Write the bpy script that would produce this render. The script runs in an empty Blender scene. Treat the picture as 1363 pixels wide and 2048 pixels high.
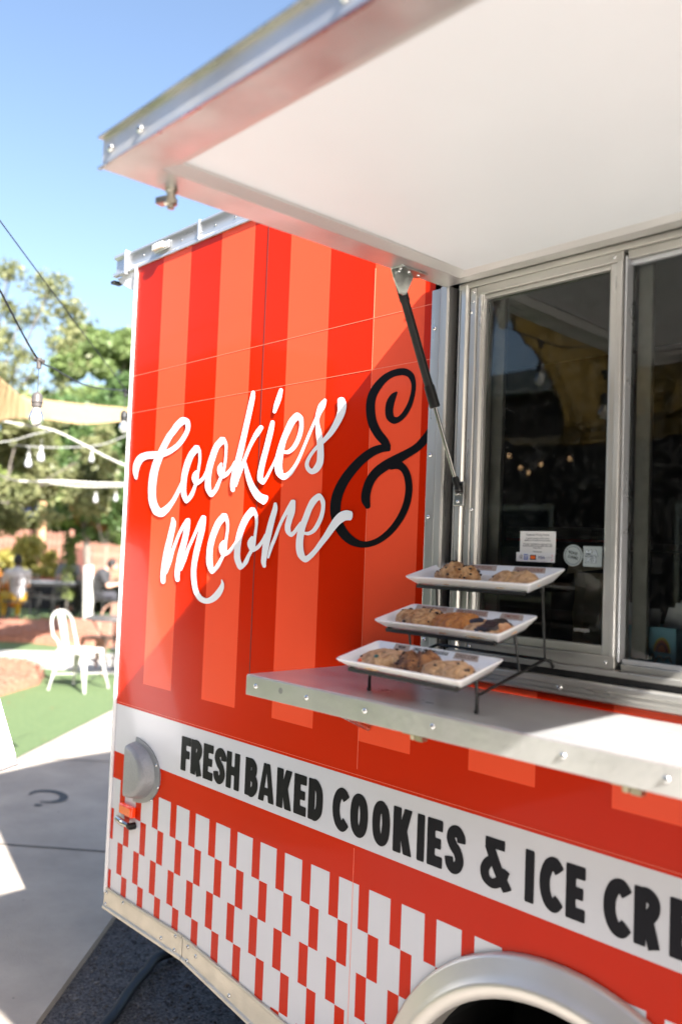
import bpy, bmesh, math, random
import numpy as np
from mathutils import Vector, Matrix, noise
R = math.radians
SC = bpy.context.scene
COL = SC.collection
rnd = random.Random(7)

# ------------------------------------------------------------------ camera
CAM_POS = Vector((0.0, -1.42, 1.60))
yaw, pitch, roll = .813992107, .0476390622, .0382158494
fwd = Vector((-math.sin(yaw)*math.cos(pitch), math.cos(yaw)*math.cos(pitch), math.sin(pitch)))
rt = Vector((math.cos(yaw), math.sin(yaw), 0)); up = rt.cross(fwd)
c_, s_ = math.cos(roll), math.sin(roll)
r2 = c_*rt + s_*up; u2 = -s_*rt + c_*up
cd = bpy.data.cameras.new('camera'); cam = bpy.data.objects.new('camera', cd); COL.objects.link(cam)
m = Matrix((r2, u2, -fwd)).transposed().to_4x4(); m.translation = CAM_POS
cam.matrix_world = m
cd.sensor_fit = 'VERTICAL'; cd.sensor_height = 36.0; cd.sensor_width = 24.0
cd.lens = 1705.12/2048*36
cd.clip_start = .02; cd.clip_end = 800
cd.dof.use_dof = True; cd.dof.focus_distance = 2.12; cd.dof.aperture_fstop = 2.0; cd.dof.aperture_blades = 9
SC.camera = cam

# ------------------------------------------------------------------ sun and sky
SUN = Vector((1.21, -.305, 1.0)).normalized()     # towards the sun
sun_el = math.asin(SUN.z); sun_az = math.atan2(SUN.x, SUN.y)
w = bpy.data.worlds.new('World'); SC.world = w; w.use_nodes = True
nt = w.node_tree; nt.nodes.clear()
sky = nt.nodes.new('ShaderNodeTexSky'); sky.sky_type = 'NISHITA'; sky.sun_disc = False
sky.sun_elevation = sun_el; sky.sun_rotation = sun_az; sky.air_density = 1.0; sky.dust_density = 2.6; sky.ozone_density = 1.2; sky.altitude = 50
bg = nt.nodes.new('ShaderNodeBackground'); bg.inputs[1].default_value = .080
wo = nt.nodes.new('ShaderNodeOutputWorld')
nt.links.new(sky.outputs[0], bg.inputs[0]); nt.links.new(bg.outputs[0], wo.inputs[0])
sd = bpy.data.lights.new('sun', 'SUN'); sd.energy = 5.0; sd.angle = R(.53); sd.color = (1, .97, .93)
so = bpy.data.objects.new('sun', sd); COL.objects.link(so); so.rotation_euler = SUN.to_track_quat('Z', 'Y').to_euler(); so.location = (6, -6, 9)
SC.view_settings.view_transform = 'Standard'; SC.view_settings.look = 'None'
SC.view_settings.exposure = 2.05; SC.view_settings.gamma = 1; SC.view_settings.use_curve_mapping = False
SC.cycles.max_bounces = 10; SC.cycles.transparent_max_bounces = 16; SC.cycles.caustics_reflective = False; SC.cycles.caustics_refractive = False
SC.cycles.sample_clamp_indirect = 8
try: SC.cycles.use_denoising = True
except Exception: pass

# ------------------------------------------------------------------ materials
def mat(name, col, rough=.5, metal=0., spec=.5, coat=0., noise_amt=0., noise_scale=20., col2=None, bump=0., bump_scale=60., aniso=None, rough_var=0., coords='Object', stretch=None, detail=4., emit=None, trans=0., sub=0., coat_rough=.05):
    M = bpy.data.materials.new(name); M.use_nodes = True; N = M.node_tree; b = N.nodes['Principled BSDF']
    b.inputs['Base Color'].default_value = (*col, 1); b.inputs['Roughness'].default_value = rough; b.inputs['Metallic'].default_value = metal
    b.inputs['Specular IOR Level'].default_value = spec; b.inputs['Coat Weight'].default_value = coat; b.inputs['Coat Roughness'].default_value = coat_rough
    b.inputs['Transmission Weight'].default_value = trans
    if sub: b.inputs['Subsurface Weight'].default_value = sub; b.inputs['Subsurface Radius'].default_value = (.01, .006, .003); b.inputs['Subsurface Scale'].default_value = .5
    tc = N.nodes.new('ShaderNodeTexCoord'); src = tc.outputs[coords]
    if stretch:
        mp = N.nodes.new('ShaderNodeMapping'); mp.inputs['Scale'].default_value = stretch; N.links.new(src, mp.inputs[0]); src = mp.outputs[0]
    def nz(sc, d=detail):
        n = N.nodes.new('ShaderNodeTexNoise'); n.inputs['Scale'].default_value = sc; n.inputs['Detail'].default_value = d; N.links.new(src, n.inputs['Vector']); return n
    if noise_amt or col2:
        n = nz(noise_scale); rp = N.nodes.new('ShaderNodeMapRange'); rp.inputs[1].default_value = .35; rp.inputs[2].default_value = .65
        N.links.new(n.outputs[0], rp.inputs[0])
        mx = N.nodes.new('ShaderNodeMix'); mx.data_type = 'RGBA'
        c2 = col2 or tuple(min(1, v*(1-noise_amt)) for v in col)
        mx.inputs[6].default_value = (*col, 1); mx.inputs[7].default_value = (*c2, 1)
        N.links.new(rp.outputs[0], mx.inputs[0]); N.links.new(mx.outputs[2], b.inputs['Base Color'])
    if rough_var:
        n = nz(noise_scale*1.7); rp = N.nodes.new('ShaderNodeMapRange'); rp.inputs[3].default_value = max(.02, rough-rough_var); rp.inputs[4].default_value = min(1, rough+rough_var)
        rp.inputs[1].default_value = .3; rp.inputs[2].default_value = .7
        N.links.new(n.outputs[0], rp.inputs[0]); N.links.new(rp.outputs[0], b.inputs['Roughness'])
    if bump:
        n = nz(bump_scale); bp = N.nodes.new('ShaderNodeBump'); bp.inputs['Strength'].default_value = min(1, bump*1.0); bp.inputs['Distance'].default_value = .01
        N.links.new(n.outputs[0], bp.inputs['Height']); N.links.new(bp.outputs[0], b.inputs['Normal'])
    if emit: b.inputs['Emission Color'].default_value = (*emit[:3], 1); b.inputs['Emission Strength'].default_value = emit[3]
    return M

def wave_bump(M, s1=1.6, s2=9., a=.02):
    """the slow waviness of sheet metal under vinyl"""
    N = M.node_tree; b = N.nodes['Principled BSDF']; tc = N.nodes.new('ShaderNodeTexCoord')
    n = N.nodes.new('ShaderNodeTexNoise'); n.inputs['Scale'].default_value = s1; n.inputs['Detail'].default_value = 2; N.links.new(tc.outputs['Object'], n.inputs['Vector'])
    bp = N.nodes.new('ShaderNodeBump'); bp.inputs['Strength'].default_value = a*8; bp.inputs['Distance'].default_value = .02
    N.links.new(n.outputs[0], bp.inputs['Height'])
    n2 = N.nodes.new('ShaderNodeTexNoise'); n2.inputs['Scale'].default_value = 260; N.links.new(tc.outputs['Object'], n2.inputs['Vector'])
    b2 = N.nodes.new('ShaderNodeBump'); b2.inputs['Strength'].default_value = .05; b2.inputs['Distance'].default_value = .002
    N.links.new(n2.outputs[0], b2.inputs['Height']); N.links.new(bp.outputs[0], b2.inputs['Normal']); N.links.new(b2.outputs[0], b.inputs['Normal'])
    N.links.new(bp.outputs[0], b.inputs['Coat Normal'])
    return M

VR = wave_bump(mat('vinyl_red', (.56, .0175, .0003), .24, spec=.07, coat=.11, coat_rough=.05, noise_amt=.06, noise_scale=3))
VP = wave_bump(mat('vinyl_pink', (.90, .092, .036), .24, spec=.07, coat=.11, coat_rough=.05, noise_amt=.05, noise_scale=3))
VW = wave_bump(mat('vinyl_white', (.60, .605, .64), .25, spec=.25, coat=.25, coat_rough=.07, noise_amt=.04, noise_scale=4))
LW = wave_bump(mat('lettering_white', (.8, .81, .83), .35, spec=.3))
LK = wave_bump(mat('lettering_black', (.004, .004, .005), .35, spec=.12))
LN = wave_bump(mat('lettering_navy', (.004, .004, .008), .35, spec=.12))
SEAM = mat('seam_dark', (.06, .012, .01), .6)
SEAML = mat('seam_pale', (.9, .22, .12), .4)
ALU = mat('aluminium', (.66, .64, .60), .3, 1., noise_amt=.22, noise_scale=9, rough_var=.12, bump=.06, bump_scale=90, stretch=(1, 1, 1))
ALUV = mat('aluminium_brushed', (.68, .665, .63), .36, .7, noise_amt=.2, noise_scale=24, rough_var=.1, stretch=(1, 1, .12), bump=.05, bump_scale=120)
ALUH = mat('aluminium_rail', (.66, .64, .59), .38, .7, noise_amt=.3, noise_scale=20, rough_var=.12, stretch=(.15, 1, 1), bump=.05, bump_scale=120)
ALUB = mat('aluminium_bright', (.62, .63, .65), .32, .6, noise_amt=.1, noise_scale=12, rough_var=.08, stretch=(.2, 1, 1))
COUNTER = mat('counter_metal', (.66, .655, .64), .33, .55, noise_amt=.16, noise_scale=7, rough_var=.07, stretch=(.5, 1, 1), bump=.03, bump_scale=40)
SKIRT = mat('skirt_metal', (.62, .58, .49), .45, .5, noise_amt=.12, noise_scale=14, rough_var=.12, bump=.12, bump_scale=150)
SCREW = mat('screw_metal', (.75, .75, .74), .25, 1.)
WPAINT = mat('white_paint', (.8, .8, .8), .4, noise_amt=.05, noise_scale=8)
HATCHW = mat('hatch_white', (.80, .83, .85), .42, noise_amt=.035, noise_scale=2.5, detail=7)
RUBBER = mat('rubber_black', (.015, .015, .015), .55, noise_amt=.3, noise_scale=30)
BLACKM = mat('black_metal', (.012, .012, .012), .38, 0, spec=.3, coat=0, noise_amt=.3, noise_scale=50)
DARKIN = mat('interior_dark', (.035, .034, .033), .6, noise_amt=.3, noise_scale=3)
STEELIN = mat('interior_steel', (.20, .195, .19), .4, .7, noise_amt=.3, noise_scale=5)
GREYP = mat('vent_grey', (.27, .28, .29), .38, .2, bump=.25, bump_scale=160, noise_amt=.12, noise_scale=14)
PORC = mat('porcelain', (.88, .88, .885), .13, coat=.6, sub=.05)
PAPERW = mat('paper_white', (.78, .77, .74), .7, noise_amt=.03)
TYRE = mat('tyre_rubber', (.012, .012, .012), .8, bump=.4, bump_scale=80)

def glass_mat(name, tint=(.86, .88, .87), refl_boost=1.0, ior=1.52, dust=.02):
    M = bpy.data.materials.new(name); M.use_nodes = True; N = M.node_tree; N.nodes.clear()
    o = N.nodes.new('ShaderNodeOutputMaterial'); mx = N.nodes.new('ShaderNodeMixShader'); fr = N.nodes.new('ShaderNodeFresnel'); fr.inputs[0].default_value = ior
    t = N.nodes.new('ShaderNodeBsdfTransparent'); t.inputs[0].default_value = (*tint, 1)
    g = N.nodes.new('ShaderNodeBsdfGlossy'); g.inputs['Roughness'].default_value = .012
    d = N.nodes.new('ShaderNodeBsdfDiffuse'); d.inputs[0].default_value = (.5, .5, .48, 1)
    m2 = N.nodes.new('ShaderNodeMixShader'); n = N.nodes.new('ShaderNodeTexNoise'); n.inputs['Scale'].default_value = 60; n.inputs['Detail'].default_value = 8
    tc = N.nodes.new('ShaderNodeTexCoord'); N.links.new(tc.outputs['Object'], n.inputs['Vector'])
    mr = N.nodes.new('ShaderNodeMapRange'); mr.inputs[1].default_value = .45; mr.inputs[2].default_value = .9; mr.inputs[4].default_value = dust
    N.links.new(n.outputs[0], mr.inputs[0]); N.links.new(mr.outputs[0], m2.inputs[0]); N.links.new(t.outputs[0], m2.inputs[1]); N.links.new(d.outputs[0], m2.inputs[2])
    N.links.new(fr.outputs[0], mx.inputs[0]); N.links.new(m2.outputs[0], mx.inputs[1]); N.links.new(g.outputs[0], mx.inputs[2]); N.links.new(mx.outputs[0], o.inputs[0])
    return M
GLASS = glass_mat('window_glass', (.80, .82, .80), dust=.04, ior=1.42)
BULBG = glass_mat('bulb_glass', (.93, .93, .92), dust=.5, ior=1.3)
for n_ in BULBG.node_tree.nodes:
    if n_.type == 'MAP_RANGE': n_.inputs[1].default_value = 0; n_.inputs[2].default_value = 1; n_.inputs[3].default_value = .16; n_.inputs[4].default_value = .34
    if n_.type == 'BSDF_DIFFUSE': n_.inputs[0].default_value = (.85, .84, .80, 1)

# ------------------------------------------------------------------ mesh helpers
class MB:
    def __init__(s): s.v = []; s.f = []; s.m = []
    def quad(s, pts, mi=0):
        b = len(s.v); s.v += [tuple(p) for p in pts]; s.f.append(tuple(range(b, b+len(pts)))); s.m.append(mi)
    def box(s, lo, hi, mi=0):
        x0, y0, z0 = lo; x1, y1, z1 = hi; b = len(s.v)
        s.v += [(x0,y0,z0),(x1,y0,z0),(x1,y1,z0),(x0,y1,z0),(x0,y0,z1),(x1,y0,z1),(x1,y1,z1),(x0,y1,z1)]
        for f in ((0,3,2,1),(4,5,6,7),(0,1,5,4),(1,2,6,5),(2,3,7,6),(3,0,4,7)): s.f.append(tuple(b+i for i in f)); s.m.append(mi)
    def obox(s, c, ax, ay, az, mi=0):
        c = Vector(c); ax = Vector(ax); ay = Vector(ay); az = Vector(az); b = len(s.v)
        for k in (-1, 1):
            for i, j in ((-1,-1),(1,-1),(1,1),(-1,1)): s.v.append(tuple(c+ax*i+ay*j+az*k))
        for f in ((0,3,2,1),(4,5,6,7),(0,1,5,4),(1,2,6,5),(2,3,7,6),(3,0,4,7)): s.f.append(tuple(b+i for i in f)); s.m.append(mi)
    def bar(s, p, q, wdt, hgt, upv=(0,0,1), mi=0):
        p = Vector(p); q = Vector(q); d = (q-p); L = d.length; d.normalize(); sx = d.cross(Vector(upv))
        if sx.length < 1e-4: sx = d.cross(Vector((1,0,0)))
        sx.normalize(); u = sx.cross(d); s.obox((p+q)/2, d*(L/2), sx*(wdt/2), u*(hgt/2), mi)
    def tube(s, pts, r, n=10, mi=0, cap=True):
        pts = [Vector(p) for p in pts]; rs = r if isinstance(r, (list, tuple)) else [r]*len(pts); b = len(s.v)
        d0 = (pts[1]-pts[0]).normalized(); a = d0.orthogonal().normalized()
        for i, p in enumerate(pts):
            if i == 0: d = d0
            elif i == len(pts)-1: d = (pts[-1]-pts[-2]).normalized()
            else: d = ((pts[i+1]-p).normalized()+(p-pts[i-1]).normalized()).normalized()
            a = (a-d*a.dot(d)).normalized(); c = d.cross(a)
            for k in range(n):
                t = 2*math.pi*k/n; s.v.append(tuple(p+(a*math.cos(t)+c*math.sin(t))*rs[i]))
        for i in range(len(pts)-1):
            for k in range(n):
                k2 = (k+1) % n; s.f.append((b+i*n+k, b+i*n+k2, b+(i+1)*n+k2, b+(i+1)*n+k)); s.m.append(mi)
        if cap:
            s.f.append(tuple(b+k for k in range(n))[::-1]); s.m.append(mi)
            e = b+(len(pts)-1)*n; s.f.append(tuple(e+k for k in range(n))); s.m.append(mi)
    def lathe(s, c, prof, axis=(0,0,1), n=16, mi=0, ends=True):
        """prof: list of (radius, height along axis)"""
        ax = Vector(axis).normalized(); a = ax.orthogonal().normalized(); bb = ax.cross(a); c = Vector(c); b = len(s.v)
        for r_, h_ in prof:
            for k in range(n):
                t = 2*math.pi*k/n; s.v.append(tuple(c+ax*h_+(a*math.cos(t)+bb*math.sin(t))*max(r_, 1e-5)))
        for i in range(len(prof)-1):
            for k in range(n):
                k2 = (k+1) % n; s.f.append((b+i*n+k, b+i*n+k2, b+(i+1)*n+k2, b+(i+1)*n+k)); s.m.append(mi)
        if not ends: return
        s.f.append(tuple(b+k for k in range(n))[::-1]); s.m.append(mi)
        e = b+(len(prof)-1)*n; s.f.append(tuple(e+k for k in range(n))); s.m.append(mi)
    def ball(s, c, r, n=10, sc=(1,1,1), mi=0):
        prof = []; b = len(s.v); c = Vector(c); m_ = n//2+1
        for i in range(m_+1):
            t = math.pi*i/m_
            for k in range(n):
                p = 2*math.pi*k/n
                s.v.append((c.x+r*sc[0]*math.sin(t)*math.cos(p), c.y+r*sc[1]*math.sin(t)*math.sin(p), c.z-r*sc[2]*math.cos(t)))
        for i in range(m_):
            for k in range(n):
                k2 = (k+1) % n; s.f.append((b+i*n+k, b+i*n+k2, b+(i+1)*n+k2, b+(i+1)*n+k)); s.m.append(mi)
    def mesh(s, name, mats, smooth=False, bevel=0):
        me = bpy.data.meshes.new(name); me.from_pydata(s.v, [], s.f)
        for m_ in (mats if isinstance(mats, (list, tuple)) else [mats]): me.materials.append(m_)
        me.polygons.foreach_set('material_index', s.m)
        if smooth: me.polygons.foreach_set('use_smooth', [True]*len(s.f))
        me.validate(); me.update(); return me
    def obj(s, name, mats, parent=None, smooth=False, bevel=0, seg=2):
        o = bpy.data.objects.new(name, s.mesh(name, mats, smooth)); COL.objects.link(o)
        if parent is not None: o.parent = parent
        if bevel:
            md = o.modifiers.new('bevel', 'BEVEL'); md.width = bevel; md.segments = seg; md.limit_method = 'ANGLE'; md.angle_limit = R(40)
        if smooth or bevel:
            shade(o)
        return o
def shade(o, ang=40):
    me = o.data; me.polygons.foreach_set('use_smooth', [True]*len(me.polygons))
    try: me.set_sharp_from_angle(angle=R(ang))
    except Exception: pass
def tag(o, label=None, cat=None, group=None, kind=None):
    if label: o['label'] = label
    if cat: o['category'] = cat
    if group: o['group'] = group
    if kind: o['kind'] = kind
    return o
def empty(name, loc=(0,0,0), rz=0.):
    o = bpy.data.objects.new(name, None); COL.objects.link(o); o.location = loc; o.rotation_euler[2] = rz; o.empty_display_size = .1; return o
def link_copy(src, loc, parent, rot=None):
    c = src.copy(); COL.objects.link(c); c.parent = parent; c.location = loc
    if rot is not None: c.rotation_euler = rot
    return c
def copy_tree(o, parent=None):
    c = o.copy(); COL.objects.link(c); c.parent = parent
    for ch in [x for x in bpy.data.objects if x.parent == o]: copy_tree(ch, c)
    return c
def apply_mods(o):
    dg = bpy.context.evaluated_depsgraph_get(); me = bpy.data.meshes.new_from_object(o.evaluated_get(dg)); o.modifiers.clear(); o.data = me; return o
def text_obj(name, s, size, matl, parent=None, align='CENTER', extrude=.0, loc=(0,0,0), rot=(0,0,0), bold=0., sx=1., font_scale=1.):
    c = bpy.data.curves.new(name, 'FONT'); c.body = s; c.size = size; c.align_x = align; c.align_y = 'CENTER'; c.extrude = extrude; c.offset = bold; c.resolution_u = 4
    t = bpy.data.objects.new(name+'_t', c); COL.objects.link(t); dg = bpy.context.evaluated_depsgraph_get()
    me = bpy.data.meshes.new_from_object(t.evaluated_get(dg)); bpy.data.objects.remove(t); me.name = name; me.materials.clear(); me.materials.append(matl)
    o = bpy.data.objects.new(name, me); COL.objects.link(o); o.parent = parent; o.location = loc; o.rotation_euler = rot; o.scale = (sx, 1, 1)
    return o

# ------------------------------------------------------------------ ground
CONC = mat('concrete', (.42, .36, .30), .85, noise_amt=.16, noise_scale=2.5, bump=.35, bump_scale=160, detail=8)
def concrete_detail(M):
    N = M.node_tree; b = N.nodes['Principled BSDF']; tc = N.nodes.new('ShaderNodeTexCoord')
    v = N.nodes.new('ShaderNodeTexNoise'); v.inputs['Scale'].default_value = 1.1; v.inputs['Detail'].default_value = 9; v.inputs['Roughness'].default_value = .7; N.links.new(tc.outputs['Object'], v.inputs['Vector'])
    r_ = N.nodes.new('ShaderNodeMapRange'); r_.inputs[1].default_value = .3; r_.inputs[2].default_value = .75; r_.inputs[3].default_value = 1.15; r_.inputs[4].default_value = .70; N.links.new(v.outputs[0], r_.inputs[0])
    src = b.inputs['Base Color'].links[0].from_socket; vm = N.nodes.new('ShaderNodeVectorMath'); vm.operation = 'SCALE'
    N.links.new(src, vm.inputs[0]); N.links.new(r_.outputs[0], vm.inputs['Scale']); N.links.new(vm.outputs[0], b.inputs['Base Color'])
concrete_detail(CONC)
PATHC = mat('path_concrete', (.43, .405, .37), .85, noise_amt=.1, noise_scale=4, bump=.1, bump_scale=90)
ASPH = mat('asphalt', (.12, .112, .115), .85, col2=(.02, .019, .021), noise_scale=95, bump=1., bump_scale=110, detail=6)
TURF = mat('turf', (.135, .19, .075), .8, col2=(.085, .135, .05), noise_scale=60, bump=1., bump_scale=220)
SOIL = mat('soil', (.16, .13, .09), .9, noise_amt=.4, noise_scale=2)
MULCH = mat('mulch', (.42, .19, .12), .9, col2=(.24, .10, .065), noise_scale=26, bump=1., bump_scale=45)
JOINT = mat('joint_dark', (.03, .03, .03), .9)
def sheet(name, poly, z, m_, thick=0.):
    b = MB(); n = len(poly)
    b.quad([(x, y, z) for x, y in poly])
    if thick:
        for i in range(n):
            x0, y0 = poly[i]; x1, y1 = poly[(i+1) % n]; b.quad([(x0,y0,z),(x0,y0,z-thick),(x1,y1,z-thick),(x1,y1,z)])
    o = b.obj(name, m_); tag(o, kind='structure'); return o
# asphalt lot reaching the horizon, a concrete pad 25 mm above it
a_ = sheet('ground', [(-400,-400),(400,-400),(400,400),(-400,400)], -.06, SOIL); a_['label'] = 'bare soil reaching the horizon'
def subgrid(name, x0, x1, y0, y1, z, st, m_, amp=0., sc=8.):
    nx = int((x1-x0)/st)+1; ny = int((y1-y0)/st)+1
    b = MB()
    for j in range(ny):
        for i in range(nx):
            x = x0+(x1-x0)*i/(nx-1); y = y0+(y1-y0)*j/(ny-1); b.v.append((x, y, z+amp*noise.noise(Vector((x*sc, y*sc, 3)))))
    for j in range(ny-1):
        for i in range(nx-1): b.f.append((j*nx+i, j*nx+i+1, (j+1)*nx+i+1, (j+1)*nx+i)); b.m.append(0)
    o = b.obj(name, m_); tag(o, kind='structure'); return o
o = subgrid('asphalt_road', -3.9, 6, -9, 4, -.028, .06, ASPH, .006, 9); shade(o, 180); o['label'] = 'coarse dark asphalt under the trailer'
# concrete pavement: its edge to the asphalt runs diagonally under the trailer corner
e0 = (-6.4, 3.55); e1 = (-2.0, -.90)
sheet('pavement', [(-2.0,-.90), (-3.36,.50), (-4.9, 2.08), (-7.51,2.75), (-6.24,1.30), (-5.95,1.04), (-6.3,.6), (-4.6,-1.1), (-3.3,-1.9), (-2.6,-1.5), (-1.75,-.75)], 0, CONC, .06)
jb = MB()
for (p, q) in (((-4.55,.42),(-3.95,.95)), ((-6.16,1.36),(-5.3,2.15)), ((-4.55,.42),(-7.6,-2.3)), ((-3.1,-.9),(-4.55,.42))):
    p = Vector((*p, .0035)); q = Vector((*q, .0035)); d = (q-p).normalized(); nrm = Vector((-d.y, d.x, 0))*.006
    jb.quad([p-nrm, q-nrm, q+nrm, p+nrm])
o = jb.obj('pavement_joint', JOINT); tag(o, kind='structure')
# artificial turf, path, second turf
sheet('turf', [(-6.24,1.30), (-7.51,2.75), (-9.48,3.9), (-10.21,3.42), (-11.02,3.05), (-12.5,-.5), (-8.2,-1.6), (-5.95,1.04)], .006, TURF)
sheet('path', [(-7.51,2.75), (-4.9,2.08), (-4.0,4.0), (-11.24,6.2), (-11.3,4.87), (-11.93,4.22), (-12.41,3.6), (-14,.6), (-12.5,-.5), (-11.02,3.05), (-10.21,3.42), (-9.48,3.9)], .002, PATHC)
sheet('lawn', [(-12.41,3.6), (-11.93,4.22), (-11.24,4.9), (-11,6.2), (-4,4), (8,8), (8,40), (-60,40), (-60,-12), (-16,-10), (-14,.6)], -.004, TURF)
# mulch beds with raised irregular surfaces and loose chips
def bed(pts, h, label, n_chip, seed):
    b = MB(); n = len(pts); cx_ = sum(p[0] for p in pts)/n; cy_ = sum(p[1] for p in pts)/n
    rings = [(1., 0.), (.985, .75), (.93, .95), (.6, 1.08), (.25, 1.12)]
    rr = random.Random(seed); sub = 6; per = []
    for i in range(n):
        for k in range(sub):
            t = k/sub; per.append((pts[i][0]*(1-t)+pts[(i+1) % n][0]*t, pts[i][1]*(1-t)+pts[(i+1) % n][1]*t))
    N_ = len(per)
    for s_k, hh in rings:
        for x, y in per:
            X = cx_+(x-cx_)*s_k; Y = cy_+(y-cy_)*s_k; b.v.append((X, Y, max(0, hh*h+(.03*noise.noise(Vector((X*3, Y*3, seed))) if hh else 0))))
    for i in range(len(rings)-1):
        for k in range(N_): k2 = (k+1) % N_; b.f.append((i*N_+k, i*N_+k2, (i+1)*N_+k2, (i+1)*N_+k)); b.m.append(0)
    b.f.append(tuple((len(rings)-1)*N_+k for k in range(N_))); b.m.append(0)
    for _ in range(n_chip):
        k = rr.randrange(N_); t = rr.random()**.5; x = cx_+(per[k][0]-cx_)*t; y = cy_+(per[k][1]-cy_)*t; z = h*(1.08 if t < .9 else .95)+.01
        a = rr.random()*6.28; l_ = rr.uniform(.02, .05); wd = rr.uniform(.008, .016)
        ax = Vector((math.cos(a), math.sin(a), rr.uniform(-.3, .3)))*l_/2; ay = Vector((-math.sin(a), math.cos(a), rr.uniform(-.4, .4)))*wd/2
        b.obox((x, y, z), ax, ay, (0, 0, .004))
    o = b.obj('mulch_bed', MULCH); tag(o, label, 'mulch bed', kind='stuff'); return o
bed([(-8.71,2.13), (-9.22,2.78), (-9.75,3.08), (-10.43,3.15), (-11.3,2.7), (-12.2,.6), (-9.6,.4)], .13, 'low mound of reddish bark mulch beside the white chair', 1500, 3)
bed([(-13.45,4.02), (-13.08,4.34), (-12.53,4.6), (-11.9,5.25), (-11.4,6.6), (-14.6,8.2), (-16.0,6.5), (-16.3,4.6), (-15.2,3.0)], .1, 'long bed of reddish bark mulch behind the bistro table', 2200, 4)
sheet('yard', [(-2.6,-1.5), (-3.3,-1.9), (-3.0,-9), (-3.0,-14), (30,-14), (30,-.5), (-1.95,-.5), (-1.75,-.75)], .001, PATHC, .05)  # out-of-frame paving, made pale and extended to bounce sun up at the hatch
sheet('turf_yard', [(-3.3,-1.9), (-4.6,-1.1), (-6.3,.6), (-8.2,-1.6), (-12.5,-.5), (-14,-9), (-3.0,-9)], .003, TURF)
# curved grey stain and specks on the pavement
sb = MB(); cc = Vector((-5.17, 1.02, .0038))
for i in range(14):
    a0 = R(-55+ i*20.); a1 = a0+R(20); r0, r1 = .10, .135
    wv = .022*math.sin(math.pi*(i+.5)/14)+.008
    P = lambda a, r_: (cc.x+math.cos(a)*r_*1.15, cc.y+math.sin(a)*r_*.8, cc.z)
    sb.quad([P(a0, .12-wv), P(a0, .12+wv), P(a1, .12+wv), P(a1, .12-wv)])
sb.quad([(-5.06,.90,.0038),(-5.02,.93,.0038),(-5.0,.9,.0038),(-5.03,.875,.0038)])
rr = random.Random(5)
for _ in range(60):
    x = rr.uniform(-6, -2.6); y = rr.uniform(-1.0, 2.0)
    if x+y > -2.95: continue
    s_k = rr.uniform(.003, .010); a = rr.random()*3; sb.quad([(x+math.cos(a+k*1.57)*s_k*(1 if k % 2 else .4), y+math.sin(a+k*1.57)*s_k*(1 if k % 2 else .4), .0042) for k in range(4)])
o = sb.obj('pavement_stain', mat('stain', (.07, .075, .08), .8, noise_amt=.3, noise_scale=40)); tag(o, kind='structure')
# loose stones pressed into the asphalt
gb = MB(); rr = random.Random(9)
base = []
bm_ = bmesh.new(); bmesh.ops.create_icosphere(bm_, subdivisions=1, radius=1); ico_v = [v.co.copy() for v in bm_.verts]; ico_f = [tuple(v.index for v in f.verts) for f in bm_.faces]; bm_.free()
for _ in range(14000):
    x = rr.uniform(-3.6, -1.2); y = rr.uniform(-.75, 1.6)
    if x+y < -2.86: continue
    r_ = rr.uniform(.0025, .0075)*(1.6 if rr.random() < .04 else 1); b0 = len(gb.v); sx, sy, sz = [r_*rr.uniform(.6, 1.2) for _ in range(3)]
    for v in ico_v: gb.v.append((x+v.x*sx, y+v.y*sy, -.026+v.z*sz*.8))
    for f in ico_f: gb.f.append(tuple(b0+i for i in f)); gb.m.append(0)
o = gb.obj('gravel', mat('stone_grey', (.15, .145, .15), .8, col2=(.04, .04, .043), noise_scale=35, coords='Object')); tag(o, 'coarse dark grit loose on the asphalt under the trailer', 'gravel', kind='stuff')
# ------------------------------------------------------------------ the trailer
T = empty('food_trailer', (0, 0, 0))
tag(T, 'orange-red food trailer with pink stripes, cookie lettering and a raised white hatch', 'food trailer')
XL, XR, ZT = -2.535, 1.35, 2.535
OPX0, OPX1, OPZ0, OPZ1 = -1.226, .262, 1.347, 2.205
FC, FR = (-.86, .41), .40            # wheel arch centre and radius
def zbot(x): return .49 if x < -2.095 else max(.30, .49-.112*(x+2.095)) if x < -.2 else max(.28, .49-.112*1.895)
xs = {XL, XR, OPX0, OPX1}; x = -2.377
xs |= {round(-2.377+.1602*k, 5) for k in range(-1, 24)}
xs |= {round(-2.155+.099*k, 5) for k in range(-4, 36)} | {round(-2.155+.099*k+.066, 5) for k in range(-4, 36)} | {round(-2.155+.099*k+.033, 5) for k in range(-4, 36)}
xs = sorted(v for v in xs if XL <= v <= XR)
zs = {ZT, OPZ0, OPZ1, 1.165, 1.080, .927, .842, .49, 1.5, 1.9} | {round(.842-.0244*k, 5) for k in range(0, 24)}
zs = sorted(zs)
def wallmat(x, z):
    if z > 1.165: return 1 if (x > -2.377 and int(math.floor((x+2.377)/.1602)) % 2 == 0) else 0
    if z > 1.080: return 0
    if z > .927: return 2
    if z > .842: return 0
    r_ = int((.842-z)//.0976); ph = (x+2.155) % .099
    red = ph > .066 if r_ % 2 == 0 else ph < .033
    return 0 if red else 2
wb = MB(); idx = {}
def vi(x, z):
    k = (round(x, 5), round(z, 5))
    if k not in idx: idx[k] = len(wb.v); wb.v.append((x, 0, z))
    return idx[k]
for i in range(len(xs)-1):
    for j in range(len(zs)-1):
        x0, x1, z0, z1 = xs[i], xs[i+1], zs[j], zs[j+1]; mx_, mz = (x0+x1)/2, (z0+z1)/2
        if OPX0 < mx_ < OPX1 and OPZ0 < mz < OPZ1: continue
        if mz < zbot(mx_)-.03: continue
        if (mx_-FC[0])**2+(mz-FC[1])**2 < FR**2: continue
        wb.f.append((vi(x0, z0), vi(x1, z0), vi(x1, z1), vi(x0, z1))); wb.m.append(wallmat(mx_, mz))
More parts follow.
